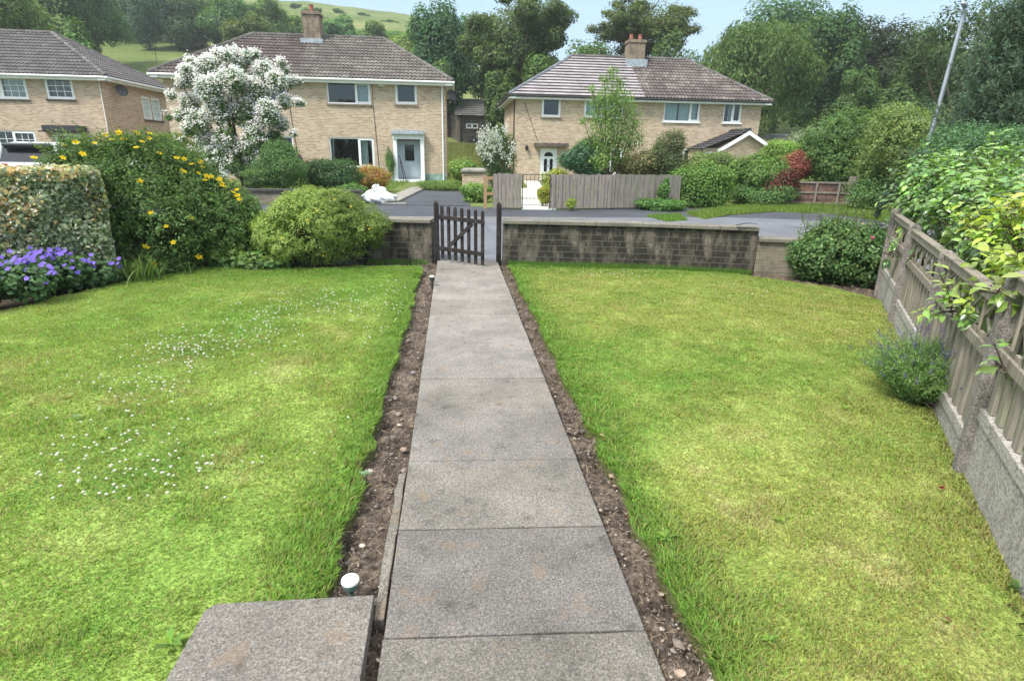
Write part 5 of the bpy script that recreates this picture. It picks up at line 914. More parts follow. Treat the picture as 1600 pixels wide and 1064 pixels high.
def yellow_shrub():
    Y = 8.9; bl = [((-4.15, 8.75, .78), (1.0, .85, .80)), ((-4.85, 8.6, .98), (.66, .75, .62)), ((-5.1, 8.9, .7), (.6, .7, .5)), ((-3.45, 8.75, .62), (.68, .65, .58)), ((-4.05, 8.25, .5), (.85, .55, .6)), ((-3.15, 8.7, .42), (.45, .5, .40)), ((-4.35, 9.0, 1.15), (.85, .6, .55)), ((-3.7, 8.7, .95), (.55, .5, .42)), ((-4.75, 8.7, 1.35), (.6, .5, .36)), ((-4.3, 8.75, 1.42), (.5, .45, .3)), ((-3.85, 8.8, 1.2), (.5, .45, .32))]
    bl = [(np.array(c), np.array(r)) for c, r in bl]; rng = np.random.default_rng(70); ex = []
    for c, r in bl:
        for i in range(7): d = rng.normal(size=3); d /= np.linalg.norm(d); d[2] = abs(d[2])*.9; ex.append((c+d*r*.82, r*rng.uniform(.18, .30)))
    t = shrub('flowering_shrub', 'large arching green shrub dotted with yellow flowers beside the variegated hedge', bl+ex, 105000, .052, [(.10, .18, .055), (.13, .22, .065), (.16, .26, .08), (.08, .145, .05)], 71, cat='shrub', lw=.36, depth=.4, clump=.035, clump_n=12, stems=14, z0=-.02, rnd=.75, up=.4)
    # arching sprays on the top
    rr = np.random.default_rng(72); N = []; Pp = []; Tt = []; st = MB(); tips = []
    for i in range(120):
        k = rr.integers(0, len(bl)); c, r = bl[k]; a = rr.uniform(0, 6.28); d = np.array([math.cos(a)*.75, math.sin(a)*.6, rr.uniform(.45, 1.)]); s = c+d*r*.85; L = rr.uniform(.14, .34); e = s+np.array([d[0]*L, d[1]*L, L*.75]); q = (s+e)/2+np.array([0, 0, L*.22]); st.tube([s-d*.15, q, e], [.004, .003, .0015], 4, caps=False); tips.append(e)
        for f in np.linspace(0, 1, 16): p = (1-f)**2*s+2*f*(1-f)*q+f*f*e; Pp.append(p+rr.normal(size=3)*.012); N.append(rr.normal(size=3)*.6+(0, 0, .8)); Tt.append(rr.normal(size=3)+d)
    leaves('sprays', np.array(Pp), np.array(N), .04, .015, palette(rr, len(Pp), [(.19, .28, .09), (.15, .24, .08)]), 'leaf', t, tang=np.array(Tt)); st.build('twigs', 'bark', t)
    pos = [(213, 268 if 0 else 231), (152, 215), (165, 212), (148, 224), (118, 223), (98, 247), (53, 247), (175, 219), (186, 208), (213, 205), (222, 222), (233, 217), (234, 208), (249, 240), (276, 247), (288, 249), (300, 257), (313, 254), (316, 262), (286, 268), (310, 271), (330, 276), (320, 282), (347, 288), (352, 292), (360, 283), (370, 297), (371, 306), (374, 312), (218, 283), (236, 333), (298, 341), (260, 354), (271, 379), (228, 386), (240, 414), (227, 433), (311, 402), (323, 276), (129, 241), (100, 227), (193, 218), (343, 281), (364, 301)]
    ri = random.Random(4); base = []
    for s in range(3): o = flower_head('flower', np.zeros(3), .045, (.88, .64, .02), s, t, 5, centre=(.62, .30, .01)); base.append(o)
    for i, (px, py) in enumerate(pos):
        # put the flower on the face of the bush: march along the ray of sight to the blobs' surface
        d = ray(px, py); hit = None
        for Yq in np.arange(6.8, 10.2, .04):
            p = np.array([0, 0, EYE])+d*Yq/d[1]
            if any((((p-c)/(r*1.0))**2).sum() < 1 for c, r in bl+ex): hit = p; break
        if hit is None: hit = np.array([0, 0, EYE])+d*8.75/d[1]; hit[2] = min(hit[2], 1.75)
        if i < 3: o = base[i]
        else: o = base[i % 3].copy(); COL.objects.link(o)
        o.parent = t; o.matrix_parent_inverse = Matrix.Translation(-t.location); o.location = [float(v) for v in hit-d/np.linalg.norm(d)*.03]; o.scale = [ri.uniform(.8, 1.25)]*3; o.rotation_euler = (ri.uniform(-.3, .3), ri.uniform(-.3, .3), ri.uniform(0, 1.))
yellow_shrub()
def geranium():
    rng = np.random.default_rng(80); bl = []; line = [(-5.6, 5.3), (-5.0, 5.75), (-4.75, 6.15), (-4.55, 6.5), (-4.4, 6.85), (-4.28, 7.15)]
    for i, (x, y) in enumerate(line):
        for k in range(3): bl.append((np.array([x-.10+rng.uniform(-.2, .2), y+rng.uniform(-.16, .2), .12+rng.uniform(0, .13)]), np.array([.27, .25, .18])*rng.uniform(.8, 1.15)))
    t = shrub('geranium', 'violet-blue flowering geranium clump along the foot of the hedge', bl, 9000, .06, [(.09, .17, .07), (.125, .22, .085), (.07, .14, .06)], 81, cat='flower bed', lw=.8, stems=0, z0=-.04, up=.7, loc=(-4.9, 6.0, -.05))
    # violet flowers in drifts
    p, nr, k = blob_points(np.random.default_rng(82), bl, 2600, .1, .1); w_ = (nr[:, 2] > -.1) & (p[:, 2] > .08) & (fbm(p[:, 0]*6, p[:, 1]*6, 83, 2) > .40); p = p[w_]; p = p[rng.permutation(len(p))][:330]; V = []; N = []; T = []; C = []
    for q in p:
        up = np.array([rng.normal()*.35+.15, -.7+rng.normal()*.3, .8]); up /= np.linalg.norm(up); a = np.cross(up, (1, 0, 0)); a /= np.linalg.norm(a); b = np.cross(up, a); q = q+np.array([0, 0, rng.uniform(.02, .09)]); col = np.array([.27, .18, .68])*rng.uniform(.75, 1.35)
        for j in range(5): th = 2*math.pi*j/5+rng.uniform(0, .4); d = a*math.cos(th)+b*math.sin(th); V.append(q+d*.013); N.append(up-d*.25); T.append(d); C.append(col*rng.uniform(.85, 1.2))
    kind(leaves('blossom', np.array(V), np.array(N), .036, .032, np.clip(np.array(C), 0, 1), 'petal', t, tang=np.array(T), fold=.05), 'stuff')
geranium()
def straps(name, label, cx, cy, n, L, cols, seed, w_=.014, spread=.25, z0=-.05, cat='plant', lean=(.3, .9), group=None, flow=None):
    """clump of arching strap leaves"""
    rng = np.random.default_rng(seed); V = []; F = []; C = []; seg = 6
    for i in range(n):
        a = rng.uniform(0, 6.283); b = np.array([cx+rng.normal()*spread*.35, cy+rng.normal()*spread*.35, z0]); l = L*rng.uniform(.6, 1.1); q = rng.uniform(*lean); d = np.array([math.cos(a), math.sin(a), 0]); s = np.array([-d[1], d[0], 0]); col = palette(rng, 1, cols)[0]; o = len(V)
        for k in range(seg+1):
            f = k/seg; p = b+d*l*q*f**1.6+UP*l*(f*(1.05)-.75*q*f*f); ww = w_*(1-f**2)*.5+.0008; V += [p-s*ww, p+s*ww]; C += [col, col]
        for k in range(seg): F.append((o+2*k, o+2*k+1, o+2*k+3, o+2*k+2))
    t = thing(name, label, cat, (cx, cy, z0), group); npmesh('foliage', np.array(V), np.array(F), np.array(C), 'leaf', t); return t
straps('day_lily', 'clump of arching strap leaves between the violet flowers and the yellow-dotted shrub', -4.02, 7.62, 150, .55, [(.10, .18, .05), (.14, .23, .07), (.20, .26, .08)], 90, .017, .5)
straps('day_lily', 'low strap-leaved clump at the foot of the yellow-dotted shrub', -3.62, 8.0, 70, .36, [(.09, .17, .05), (.13, .22, .06)], 91, .013, .4)
def potentilla():
    x, rx, zb, zt = boxpx(396, 610, 297, 424, 8.55); rng = np.random.default_rng(100); c = np.array([x, 8.62, .46]); bl = [(c, np.array([rx*.86, .62, .46]))]
    for i in range(75):
        a = rng.uniform(0, 6.283); e = rng.uniform(-.35, 1.45); d = np.array([math.cos(a)*math.cos(e), math.sin(a)*math.cos(e), math.sin(e)]); bl.append((c+d*np.array([rx*.84, .60, .44]), np.array([1, 1, .85])*rng.uniform(.10, .23)))
    bl[0] = (c, np.array([rx*.80, .56, .42])); t = shrub('round_bush', 'rounded bright green bush with tiny leaves in front of the wall, left of the gate', bl, 120000, .028, [(.22, .31, .08), (.28, .38, .09), (.35, .44, .14), (.16, .25, .07), (.24, .22, .10)], 101, cat='bush', lw=.45, wts=(3, 4, 3, 2, .8), depth=.35, clump=.016, clump_n=10, stems=16, z0=-.03, up=.6, lump=.1, stemr=.009, clumpcol=.4)
    base = flower_head('flower', np.zeros(3), .018, (.75, .60, .04), 0, t, 5); pts = [(480, 344), (482, 349), (548, 323), (577, 358), (495, 330), (440, 372), (520, 372), (523, 312), (456, 345), (505, 400)]
    for i, (px, py) in enumerate(pts):
        o = base if i == 0 else base.copy(); 
        if i: COL.objects.link(o)
        d = ray(px, py); hit = None
        for Yq in np.arange(7.5, 9.5, .02):
            p = np.array([0, 0, EYE])+d*Yq/d[1]
            if any((((p-c_)/r)**2).sum() < 1 for c_, r in bl): hit = p; break
        if hit is None: hit = np.array([0, 0, EYE])+d*8.4/d[1]
        o.parent = t; o.matrix_parent_inverse = Matrix.Translation(-t.location); o.location = [float(v) for v in hit-d*.02]
potentilla()
def mantle():
    bl = [((-2.95, 8.45, .12), (.3, .25, .2)), ((-2.75, 8.35, .1), (.28, .25, .16)), ((-3.2, 8.45, .14), (.25, .22, .2)), ((-2.5, 8.3, .07), (.2, .18, .12)), ((-3.0, 8.6, .28), (.3, .25, .2)), ((-2.7, 8.7, .3), (.3, .25, .2)), ((-3.3, 8.9, .5), (.25, .25, .25))]
    bl = [(np.array(c), np.array(r)) for c, r in bl]; t = shrub('lady_mantle', 'lime-green frothy ground plant between the yellow-dotted shrub and the round bush', bl, 3600, .085, [(.16, .27, .09), (.2, .32, .1), (.13, .23, .07)], 110, cat='plant', lw=.95, stems=0, z0=-.04, up=1.)
    p, nr, k = blob_points(np.random.default_rng(112), bl, 14000, .12, .15); w_ = (nr[:, 2] > -.1) & (fbm(p[:, 0]*4, p[:, 1]*4+p[:, 2]*4, 113, 2) > .47); p = p[w_]; rg = np.random.default_rng(114); kind(leaves('blossom', p+np.array([0, -.02, .03]), rg.normal(size=(len(p), 3)), .014, .012, palette(rg, len(p), [(.38, .42, .06), (.30, .38, .06)]), 'petal', t), 'stuff')
mantle()
# rose bush in the right corner
def rose():
    bl = [((5.22, 7.5, .36), (.46, .38, .36)), ((5.6, 7.3, .34), (.38, .36, .36)), ((4.98, 7.62, .26), (.28, .26, .24)), ((5.42, 7.6, .50), (.36, .34, .26)), ((5.15, 7.6, .46), (.28, .28, .26)), ((5.8, 7.3, .38), (.28, .28, .32))]
    bl = [(np.array(c), np.array(r)) for c, r in bl]; rng = np.random.default_rng(120); ex = []
    for c, r in bl:
        for i in range(7): d = rng.normal(size=3); d /= np.linalg.norm(d); ex.append((c+d*r*.85, r*rng.uniform(.2, .34)))
    t = shrub('rose_bush', 'dark green rose bush with one pink bloom in the far right corner of the lawn', bl+ex, 26000, .05, [(.11, .21, .07), (.15, .26, .085), (.20, .31, .11), (.085, .165, .065)], 121, cat='bush', lw=.6, stems=22, z0=-.04, clump=.03, clump_n=9, up=.5, mat='leaf', fuzz=.17)
    rr = np.random.default_rng(123); Pp = []; N = []; st = MB()
    for i in range(90):
        s = np.array([rr.uniform(4.85, 6.0), rr.uniform(7.1, 7.9), rr.uniform(.45, .85)]); e = s+np.array([rr.normal()*.16, rr.normal()*.12-.05, rr.uniform(.10, .34)]); st.tube([s-(0, 0, .2), e], [.004, .0015], 4, caps=False)
        for f in np.linspace(.1, 1, 9): Pp.append(s+(e-s)*f+rr.normal(size=3)*.025); N.append(rr.normal(size=3)*.6+(0, 0, .7))
    leaves('shoot_foliage', np.array(Pp), np.array(N), .042, .02, palette(rr, len(Pp), [(.12, .19, .06), (.16, .23, .08)]), 'leaf', t); st.build('twigs', 'bark', t)
    p = P(1362, 372, 7.0); b = flower_head('flower', p, .038, (.62, .10, .22), 3, t, 7, centre=(.5, .06, .15)); flower_head('flower', p+(0, -.012, .008), .024, (.70, .16, .30), 4, t, 6, centre=(.5, .06, .15)); flower_head('flower', P(1348, 350, 7.1), .022, (.65, .45, .25), 7, t, 5)
rose()
shrub('ground_shrub', 'low dark plant at the foot of the wall beside the rose bush', pxblobs(1215, 1262, 388, 428, 8.0, 6, 5, .6), 2600, .05, DK+MD, 131, cat='plant', lw=.5, stems=5, z0=-.04)
# lavender
def lavender():
    rng = np.random.default_rng(140); cx, cy = 3.12, 3.42; t = thing('lavender', 'green lavender bush with violet spikes against the concrete foot of the fence', 'plant', (cx, cy, -.02)); V = []; F = []; C = []; LP_ = []; LN = []; LT_ = []; LC = []; SP = []; SN = []; ST = []
    for i in range(760):
        a = rng.uniform(0, 6.283); q = rng.uniform(.05, 1.)**.7; d = np.array([math.cos(a)*.75, math.sin(a), 0]); d = d*(1.0 if d[0] < 0 else .75); L = rng.uniform(.30, .52); b = np.array([cx+.05, cy, 0])+d*.10*rng.random()+np.array([0, 0, .0]); e = b+d*L*q*.95+UP*L*math.sqrt(max(.1, 1.02-(q*.85)**2)); w_ = .0016; s = np.array([-d[1], d[0], 0]); o = len(V); m_ = (b+e)/2+UP*.03; V += [b-s*w_, b+s*w_, m_+s*w_, m_-s*w_, e+s*w_*.6, e-s*w_*.6]; F += [(o, o+1, o+2, o+3), (o+3, o+2, o+4, o+5)]; col = palette(rng, 1, [(.2, .29, .13), (.24, .33, .16)])[0]; C += [col]*6; ax = unit((e-b)[None])[0]
        k = 26
        for f in rng.random(k)*.82+.1: p = b*(1-f)**2+m_*2*f*(1-f)+e*f*f; r = rng.normal(size=3); LP_.append(p+r*.01); LT_.append(ax+r*.38); LN.append(rng.normal(size=3)); LC.append(f)
        if rng.random() < .24:
            for f in range(9): SP.append(e+ax*(f*.0055)+rng.normal(size=3)*.003); SN.append(rng.normal(size=3)); ST.append(ax+rng.normal(size=3)*.5)
    npmesh('stems', np.array(V), np.array(F), np.array(C), 'leaf', t); n = len(LP_); LC = np.array(LC)[:, None]; c = palette(rng, n, [(.2, .33, .11), (.26, .40, .13), (.16, .27, .11)])
    leaves('foliage', np.array(LP_), np.array(LN), .036, .0055, c, 'leaf', t, tang=np.array(LT_), rng=rng); leaves('flower_spikes', np.array(SP), np.array(SN), .012, .008, palette(rng, len(SP), [(.17, .13, .36), (.24, .20, .42), (.14, .11, .26)]), 'petal', t, tang=np.array(ST), rng=rng)
    m = MB(); rr = random.Random(3)
    for i in range(16): a = rr.uniform(-1.9, .2); L = rr.uniform(.15, .34); m.tube([(cx+.05, cy-.02, .0), (cx+.05+math.cos(a)*L*.5, cy+math.sin(a)*L*.5, .05), (cx+.05+math.cos(a)*L, cy+math.sin(a)*L, rr.uniform(.03, .12))], [.006, .004, .0015], 5, caps=False)
    m.build('woody_stems', 'bark', t)
lavender()
# camellia-like hedge above the fence (neighbour's side), glossy leaves on twigs
def fpt(t, d, z): return np.array([FA[0]+FU[0]*t+FU[1]*d, FA[1]+FU[1]*t-FU[0]*d, z])      # d > 0 : neighbour's side
def twiggy(name, label, spots, cols, leaf, seed, nleaf=14, L=(.2, .4), base_d=.35, cat='shrub', bias=(-.45, -.1, .7), wid=.46, mat='leaf_gloss', wts=None, infill=None):
    """spots: list of (point, outward dir, count, radius)"""
    rng = np.random.default_rng(seed); c0 = np.mean([s[0] for s in spots], 0); t = thing(name, label, cat, (float(c0[0])+.3, float(c0[1])-.1, 0.)); st = MB(); PP = []; NN = []; TT = []; CC = []; SS = []
    for (p, r, cnt) in spots:
        p = np.array(p, float); r = np.array(r, float)*np.ones(3)
        for i in range(cnt):
            d = rng.normal(size=3)+np.array(bias); d /= np.linalg.norm(d); s = p+d*r*rng.uniform(.3, .75); dd = d+rng.normal(size=3)*.35+np.array([0, 0, .25]); dd /= np.linalg.norm(dd); l = rng.uniform(*L); e = s+dd*l; mid = (s+e)/2+np.array([0, 0, .05*l]); st.tube([s-dd*.1, mid, e], [.005, .0035, .002], 4, caps=False); col = palette(rng, 1, cols, wts)[0]
            for k in range(nleaf):
                f = (k+.5)/nleaf; q = s*(1-f)**2+mid*2*f*(1-f)+e*f*f; a = k*2.4+rng.normal()*.4; u = np.cross(dd, (0, 0, 1)); u /= np.linalg.norm(u)+1e-6; v = np.cross(dd, u); o = u*math.cos(a)+v*math.sin(a); tn = o*.9+dd*.7+np.array([0, 0, -.18]); tn /= np.linalg.norm(tn); lf = leaf*rng.uniform(.65, 1.2); nn = dd*.5+np.array([0, 0, .7])-o*.1+rng.normal(size=3)*.3
                PP.append(q+tn*lf*.55); NN.append(nn); TT.append(tn); SS.append(lf); CC.append(col*(1+.14*rng.normal()))
    if infill:
        for (p, r, cnt) in spots: p = np.array(p, float); o_ = np.array([FU[1], -FU[0], 0])*.25; q = p+o_; q[2] = -.1; st.tube([q, (p*.5+q*.5)+o_*.4, p], [.022, .015, .008], 6, caps=False)
    n = len(PP); PP, NN, TT, SS, CC = map(np.array, (PP, NN, TT, SS, CC)); NN = unit(NN); TT = unit(TT-NN*(TT*NN).sum(1, keepdims=True)); B = np.cross(NN, TT); l = SS[:, None]; w_ = l*wid*.5
    # pointed leaf, 6 vertices + midrib fold: 4 quads
    a0 = PP-TT*l*.5; a1 = PP-TT*l*.12; a2 = PP+TT*l*.22; a3 = PP+TT*l*.52-NN*l*.12; r1 = a1+B*w_+NN*w_*.35; l1 = a1-B*w_+NN*w_*.35; r2 = a2+B*w_*.8+NN*w_*.22; l2 = a2-B*w_*.8+NN*w_*.22
    V = np.stack([a0, a1, a2, a3, r1, r2, l1, l2], 1).reshape(-1, 3); o = np.arange(n)[:, None]*8
    F3 = np.concatenate([o+np.array([[0, 4, 1]]), o+np.array([[0, 1, 6]]), o+np.array([[1, 4, 5]]), o+np.array([[1, 5, 2]]), o+np.array([[1, 2, 7]]), o+np.array([[1, 7, 6]]), o+np.array([[2, 5, 3]]), o+np.array([[2, 3, 7]])])
    npmesh('foliage', V, F3, np.clip(np.repeat(CC, 8, axis=0), .01, 1), mat, t, smooth=True); st.build('twigs', 'bark', t)
    if infill:
        bl, k = infill; foliage('inner_foliage', bl, k, leaf*.9, leaf*.5, cols, None, mat, t, seed=seed+1, depth=.7, rnd=1., up=.3)
    return t
def cam_hedge():
    sp = [];
    for (tt, d, z, r, c) in ((5.9, .45, 1.15, .34, 36), (5.3, .2, 1.0, .32, 40), (5.6, .25, 1.28, .3, 34), (5.2, .45, 1.36, .34, 40), (4.7, .3, 1.20, .36, 46), (4.0, .35, 1.14, .36, 50), (3.4, .4, 1.14, .36, 50), (2.7, .42, 1.05, .34, 50), (2.1, .45, 1.02, .34, 48), (4.4, .8, 1.36, .38, 40), (5.0, .9, 1.46, .36, 36), (3.8, .9, 1.26, .38, 40), (3.2, 1.0, 1.22, .38, 34), (2.5, 1.0, 1.06, .36, 34), (5.6, 1.0, 1.3, .42, 30), (1.5, .8, .98, .34, 30), (3.0, .22, .95, .2, 12)): sp.append((fpt(tt, d, z), r, c))
    bl = [(fpt(tt, d+.2, z-.3), np.array([.5, .5, .45])) for (tt, d, z) in ((5.3, .7, 1.1), (4.6, .6, 1.1), (3.9, .6, 1.1), (3.2, .6, 1.1), (2.5, .65, 1.1), (1.8, .75, 1.1), (4.5, 1.2, 1.2), (3., 1.3, 1.2))]
    twiggy('camellia', 'glossy mid-green large-leaved shrub leaning over the far part of the right fence', sp, [(.15, .28, .07), (.20, .35, .08), (.27, .42, .11), (.11, .21, .06)], .09, 150, infill=(bl, 6000), wid=.5, nleaf=10, L=(.13, .28))
    sp = []
    for (tt, d, z, r, c) in ((1.15, .30, 1.08, .27, 36), (.6, .36, 1.05, .27, 40), (.1, .42, 1.05, .27, 34), (1.7, .25, 1.03, .25, 26), (-.5, .55, 1.05, .3, 24), (.8, .75, 1.12, .32, 24)): sp.append((fpt(tt, d, z), r, c))
    bl = [(fpt(tt, .62, .95), np.array([.4, .4, .4])) for tt in (1.5, .9, .3, -.3)]
    twiggy('golden_shrub', 'bright yellow-green large-leaved shrub hanging over the near part of the right fence', sp, [(.38, .50, .07), (.47, .55, .08), (.30, .45, .08), (.54, .52, .10), (.22, .38, .08)], .074, 151, infill=(bl, 1800), L=(.14, .3))
    twiggy('climbing_sprig', 'leafy green sprig poking through the trellis below the golden shrub', [(fpt(.85, -.05, .72), .17, 12)], [(.12, .24, .05), (.19, .33, .06), (.30, .40, .06)], .07, 152, L=(.1, .2), nleaf=9, bias=(-.6, -.3, .1))
    twiggy('climbing_sprig', 'small leafy sprig hanging out over the fence near the rose bush', [(fpt(4.0, -.08, .62), .14, 8)], [(.12, .24, .06), (.17, .30, .07)], .06, 153, L=(.1, .2), nleaf=9, bias=(-.6, -.3, .1))
    twiggy('climbing_sprig', 'pale green leaves poking through the slats at the right edge', [(fpt(-.22, -.04, .66), .05, 4)], [(.20, .34, .10), (.28, .42, .14)], .07, 154, L=(.08, .16), nleaf=5, bias=(-.6, -.3, .0))
    twiggy('climbing_sprig', 'topmost pale leaves hanging before the trellis at the right edge', [(fpt(.05, -.08, .98), .06, 5)], [(.30, .42, .10), (.24, .36, .08)], .085, 155, L=(.08, .16), nleaf=5, bias=(-.6, -.3, .0))
cam_hedge()
# young pine shoots in front of the lamp
def small_pine():
    Y = 7.0; rng = np.random.default_rng(160); x, rx, zb, zt = boxpx(1408, 1478, 240, 335, Y); t = thing('young_pine', 'small grey-green pine rising between the glossy leaves below the lamp post', 'tree', (x, Y, 0)); m = 9000; tips = np.stack([x+rng.normal(size=22)*rx*.5, Y+rng.normal(size=22)*.2, rng.uniform(zb+.15, zt, 22)], 1); k = rng.integers(0, 22, m); ax = unit(rng.normal(size=(22, 3))*.25+np.array([0, 0, 1.]))[k]; p = tips[k]-ax*(.3*rng.random((m, 1))); rd = unit(rng.normal(size=(m, 3))); tan = unit(rd*.8+ax*.8); leaves('crown', p+tan*.03, rng.normal(size=(m, 3)), .07, .008, palette(rng, m, [(.09, .15, .10), (.12, .19, .12), (.07, .11, .08)]), 'needle', t, tang=tan, fold=.05); mm = MB(); mm.tube([(x, Y, 0), (x, Y, zt-.2)], [.04, .01], 6)
    for q in tips: mm.tube([(x, Y, q[2]-.4), tuple(q)], [.012, .004], 4, caps=False)
    mm.build('trunk', 'bark', t)
small_pine()
# ---- across the road: house two's garden
def white_tree():
    Y = 22.; rng = np.random.default_rng(170); b = P(393, 285, Y); bx = float(b[0]); t = thing('white_flowering_tree', 'tall vase-shaped shrub smothered in white blossom in front of the middle house', 'tree', (bx, Y, 0)); bl = []
    outline = [(300, 120, .42), (330, 105, .45), (372, 98, .42), (415, 115, .48), (432, 128, .35), (298, 165, .38), (330, 140, .5), (365, 130, .55), (400, 145, .55), (445, 160, .28), (455, 130, .22), (283, 182, .26), (310, 190, .42), (345, 175, .55), (385, 180, .6), (420, 180, .5), (320, 215, .38), (355, 215, .45), (400, 215, .5), (430, 215, .38), (345, 240, .25), (295, 205, .28), (388, 90, .26), (352, 88, .22), (285, 130, .22), (462, 162, .14), (415, 240, .35), (440, 195, .3), (440, 100, .16), (300, 98, .18)]
    for (px, py, r) in outline: p = P(px, py, Y+rng.uniform(-.5, .5)); bl.append((p, np.array([r, r*1.1, r])*.76))
    for (px, py) in ((278, 126), (268, 150), (290, 108), (340, 84), (366, 80), (400, 86), (446, 112), (466, 128), (470, 163), (264, 184), (276, 222), (458, 210), (446, 232), (300, 236), (330, 262), (436, 258)): p = P(px, py, Y+rng.uniform(-.4, .4)); bl.append((p, np.array([.13, .13, .10])))
    for (px, py, r) in ((330, 248, .36), (368, 258, .40), (412, 254, .42), (392, 232, .42), (440, 232, .3)): bl.append((P(px, py, Y-.25), np.array([r, r, r])))
    p, nr, k = blob_points(rng, bl, 40000, .75, .2); n = len(p); leaves('foliage', p, nr+rng.normal(size=(n, 3))*.6+(0, 0, .3), .09, .04, palette(rng, n, [(.14, .23, .09), (.18, .28, .10), (.11, .19, .08)]), 'leaf', t, rng=rng)
    p, nr, k = blob_points(rng, bl, 9000, .12, .2); hz = (p[:, 2]-p[:, 2].min())/(np.ptp(p[:, 2])); keep = (rng.random(len(p)) < .25+.75*hz) & (fbm(p[:, 0]*2.5+p[:, 1], p[:, 2]*2.5, 172, 2)+.25*hz > .46); p = p[keep][:4300]+np.array([0, -.05, .06]); q = np.repeat(p, 5, axis=0)+rng.normal(size=(len(p)*5, 3))*.05; n = len(q); kind(leaves('blossom', q, rng.normal(size=(n, 3))*.55+(-.3, -.7, 1.1), .066, .056, palette(rng, n, [(.88, .88, .86), (.84, .85, .82), (.80, .78, .72)], None, .04), 'petal', t, rng=rng), 'stuff')
    m = MB(); rr = random.Random(17)
    for i in range(20): c, r = bl[rr.randrange(len(bl))]; s = np.array([bx+rr.uniform(-.25, .25), Y+rr.uniform(-.2, .2), -.05]); e = np.array(c); m.tube([s, s+(e-s)*.35+np.array([rr.uniform(-.15, .05), 0, .25]), s+(e-s)*.7+np.array([0, 0, .12]), e], [.055, .045, .03, .01], 6, caps=False)
    m.build('trunk', 'bark', t, smooth=True)
white_tree()
GG = 'garden plants across the road'
def far(name, label, box, Y, n, leaf, cols, seed, cat='shrub', K=9, **kw):
    cols = [tuple(min(.75, v*(1.35 if max(c) < .25 else 1.1)) for v in c) for c in cols]; kw.setdefault('fuzz', .13); return shrub(name, label, pxblobs(*box, Y, K, seed), int(n*1.5), leaf, cols, seed, cat=cat, group=None, lw=kw.pop('lw', .5), stems=kw.pop('stems', 6), z0=kw.pop('z0', -.02), **kw)
far('shrub', 'dark green shrub low behind the yellow-dotted bush, left of the white blossom', (225, 350, 222, 285), 23.5, 7000, .10, DK, 180)
far('shrub', 'brownish loose shrub against the side wall of the left house', (235, 300, 205, 240), 27, 3500, .11, OL, 181)
far('tall_perennials', 'upright feathery green perennials right of the white-blossomed trunk', (398, 485, 222, 300), 21, 12000, .12, [(.08, .15, .055), (.11, .19, .07)], 182, cat='plants', lw=.2, up=.2)
far('tall_perennials', 'thin upright green stems under the white blossom beside the low wall', (380, 430, 262, 300), 20.5, 4500, .09, [(.09, .16, .06), (.12, .2, .07)], 183, cat='plants', lw=.22)
far('shrub', 'rounded mid-green shrub under the ground-floor window of the middle house', (462, 562, 238, 306), 22, 13000, .075, [(.05, .10, .04), (.07, .13, .05)], 184)
far('flowering_shrub', 'yellow and pink leaved shrub beside the white door of the middle house', (540, 616, 256, 302), 24, 8000, .075, [(.48, .36, .05), (.50, .22, .08), (.22, .28, .06), (.55, .18, .18), (.30, .32, .06)], 185)
far('shrub', 'green leafy plant beside the slumped white bag', (530, 580, 285, 318), 20.5, 3500, .07, MD, 186)
far('climber', 'thin climbing plant between the window and door of the middle house', (603, 618, 225, 285), 31.7, 1000, .09, MD, 187, cat='plant', K=5)
far('lupin', 'purple flower spike beneath the middle house wall', (463, 472, 240, 258), 22.5, 250, .06, [(.35, .12, .32), (.42, .18, .40)], 188, cat='flower', K=3, mat='petal', stems=3)
far('grass_tuft', 'grassy green border plants along the foot of the middle house right of its door', (655, 735, 278, 302), 25.6, 7000, .11, [(.11, .18, .05), (.15, .22, .06)], 189, cat='plants', lw=.2, up=.2)
far('shrub', 'leafy green weeds on the bank beside the stone pier', (700, 752, 248, 292), 27, 5000, .11, LT, 190)
far('shrub', 'rough green growth at the driveway edge by the post-and-rail piece', (722, 770, 284, 322), 19.5, 4500, .08, LT+MD, 191)
# white bush right of the driveway
def white_bush():
    Y = 20.5; bl = pxblobs(752, 812, 195, 300, Y, 16, 200, .8, (.2, .35), .85); t = shrub('white_flowering_bush', 'slender bush with white flower plumes at the left corner of the grey board fence', bl, 15000, .085, [(.11, .18, .07), (.15, .22, .09), (.19, .25, .10)], 201, lw=.32, stems=14, z0=-.02, up=.2, droop=.2); rng = np.random.default_rng(202); PP = []
    for px, py in ((762, 205), (756, 213), (768, 212), (775, 208), (752, 224), (762, 222), (780, 224), (770, 232), (790, 200), (748, 232), (784, 238), (800, 232), (766, 246), (795, 250), (758, 240), (776, 215), (750, 212)):
        c = P(px, py, Y-.55); PP.append(c+rng.normal(size=(55, 3))*np.array([.06, .06, .11]))
    q = np.concatenate(PP); kind(leaves('blossom', q, rng.normal(size=(len(q), 3)), .07, .05, palette(rng, len(q), [(.74, .75, .68), (.62, .66, .55)], None, .06), 'petal', t), 'stuff')
white_bush()
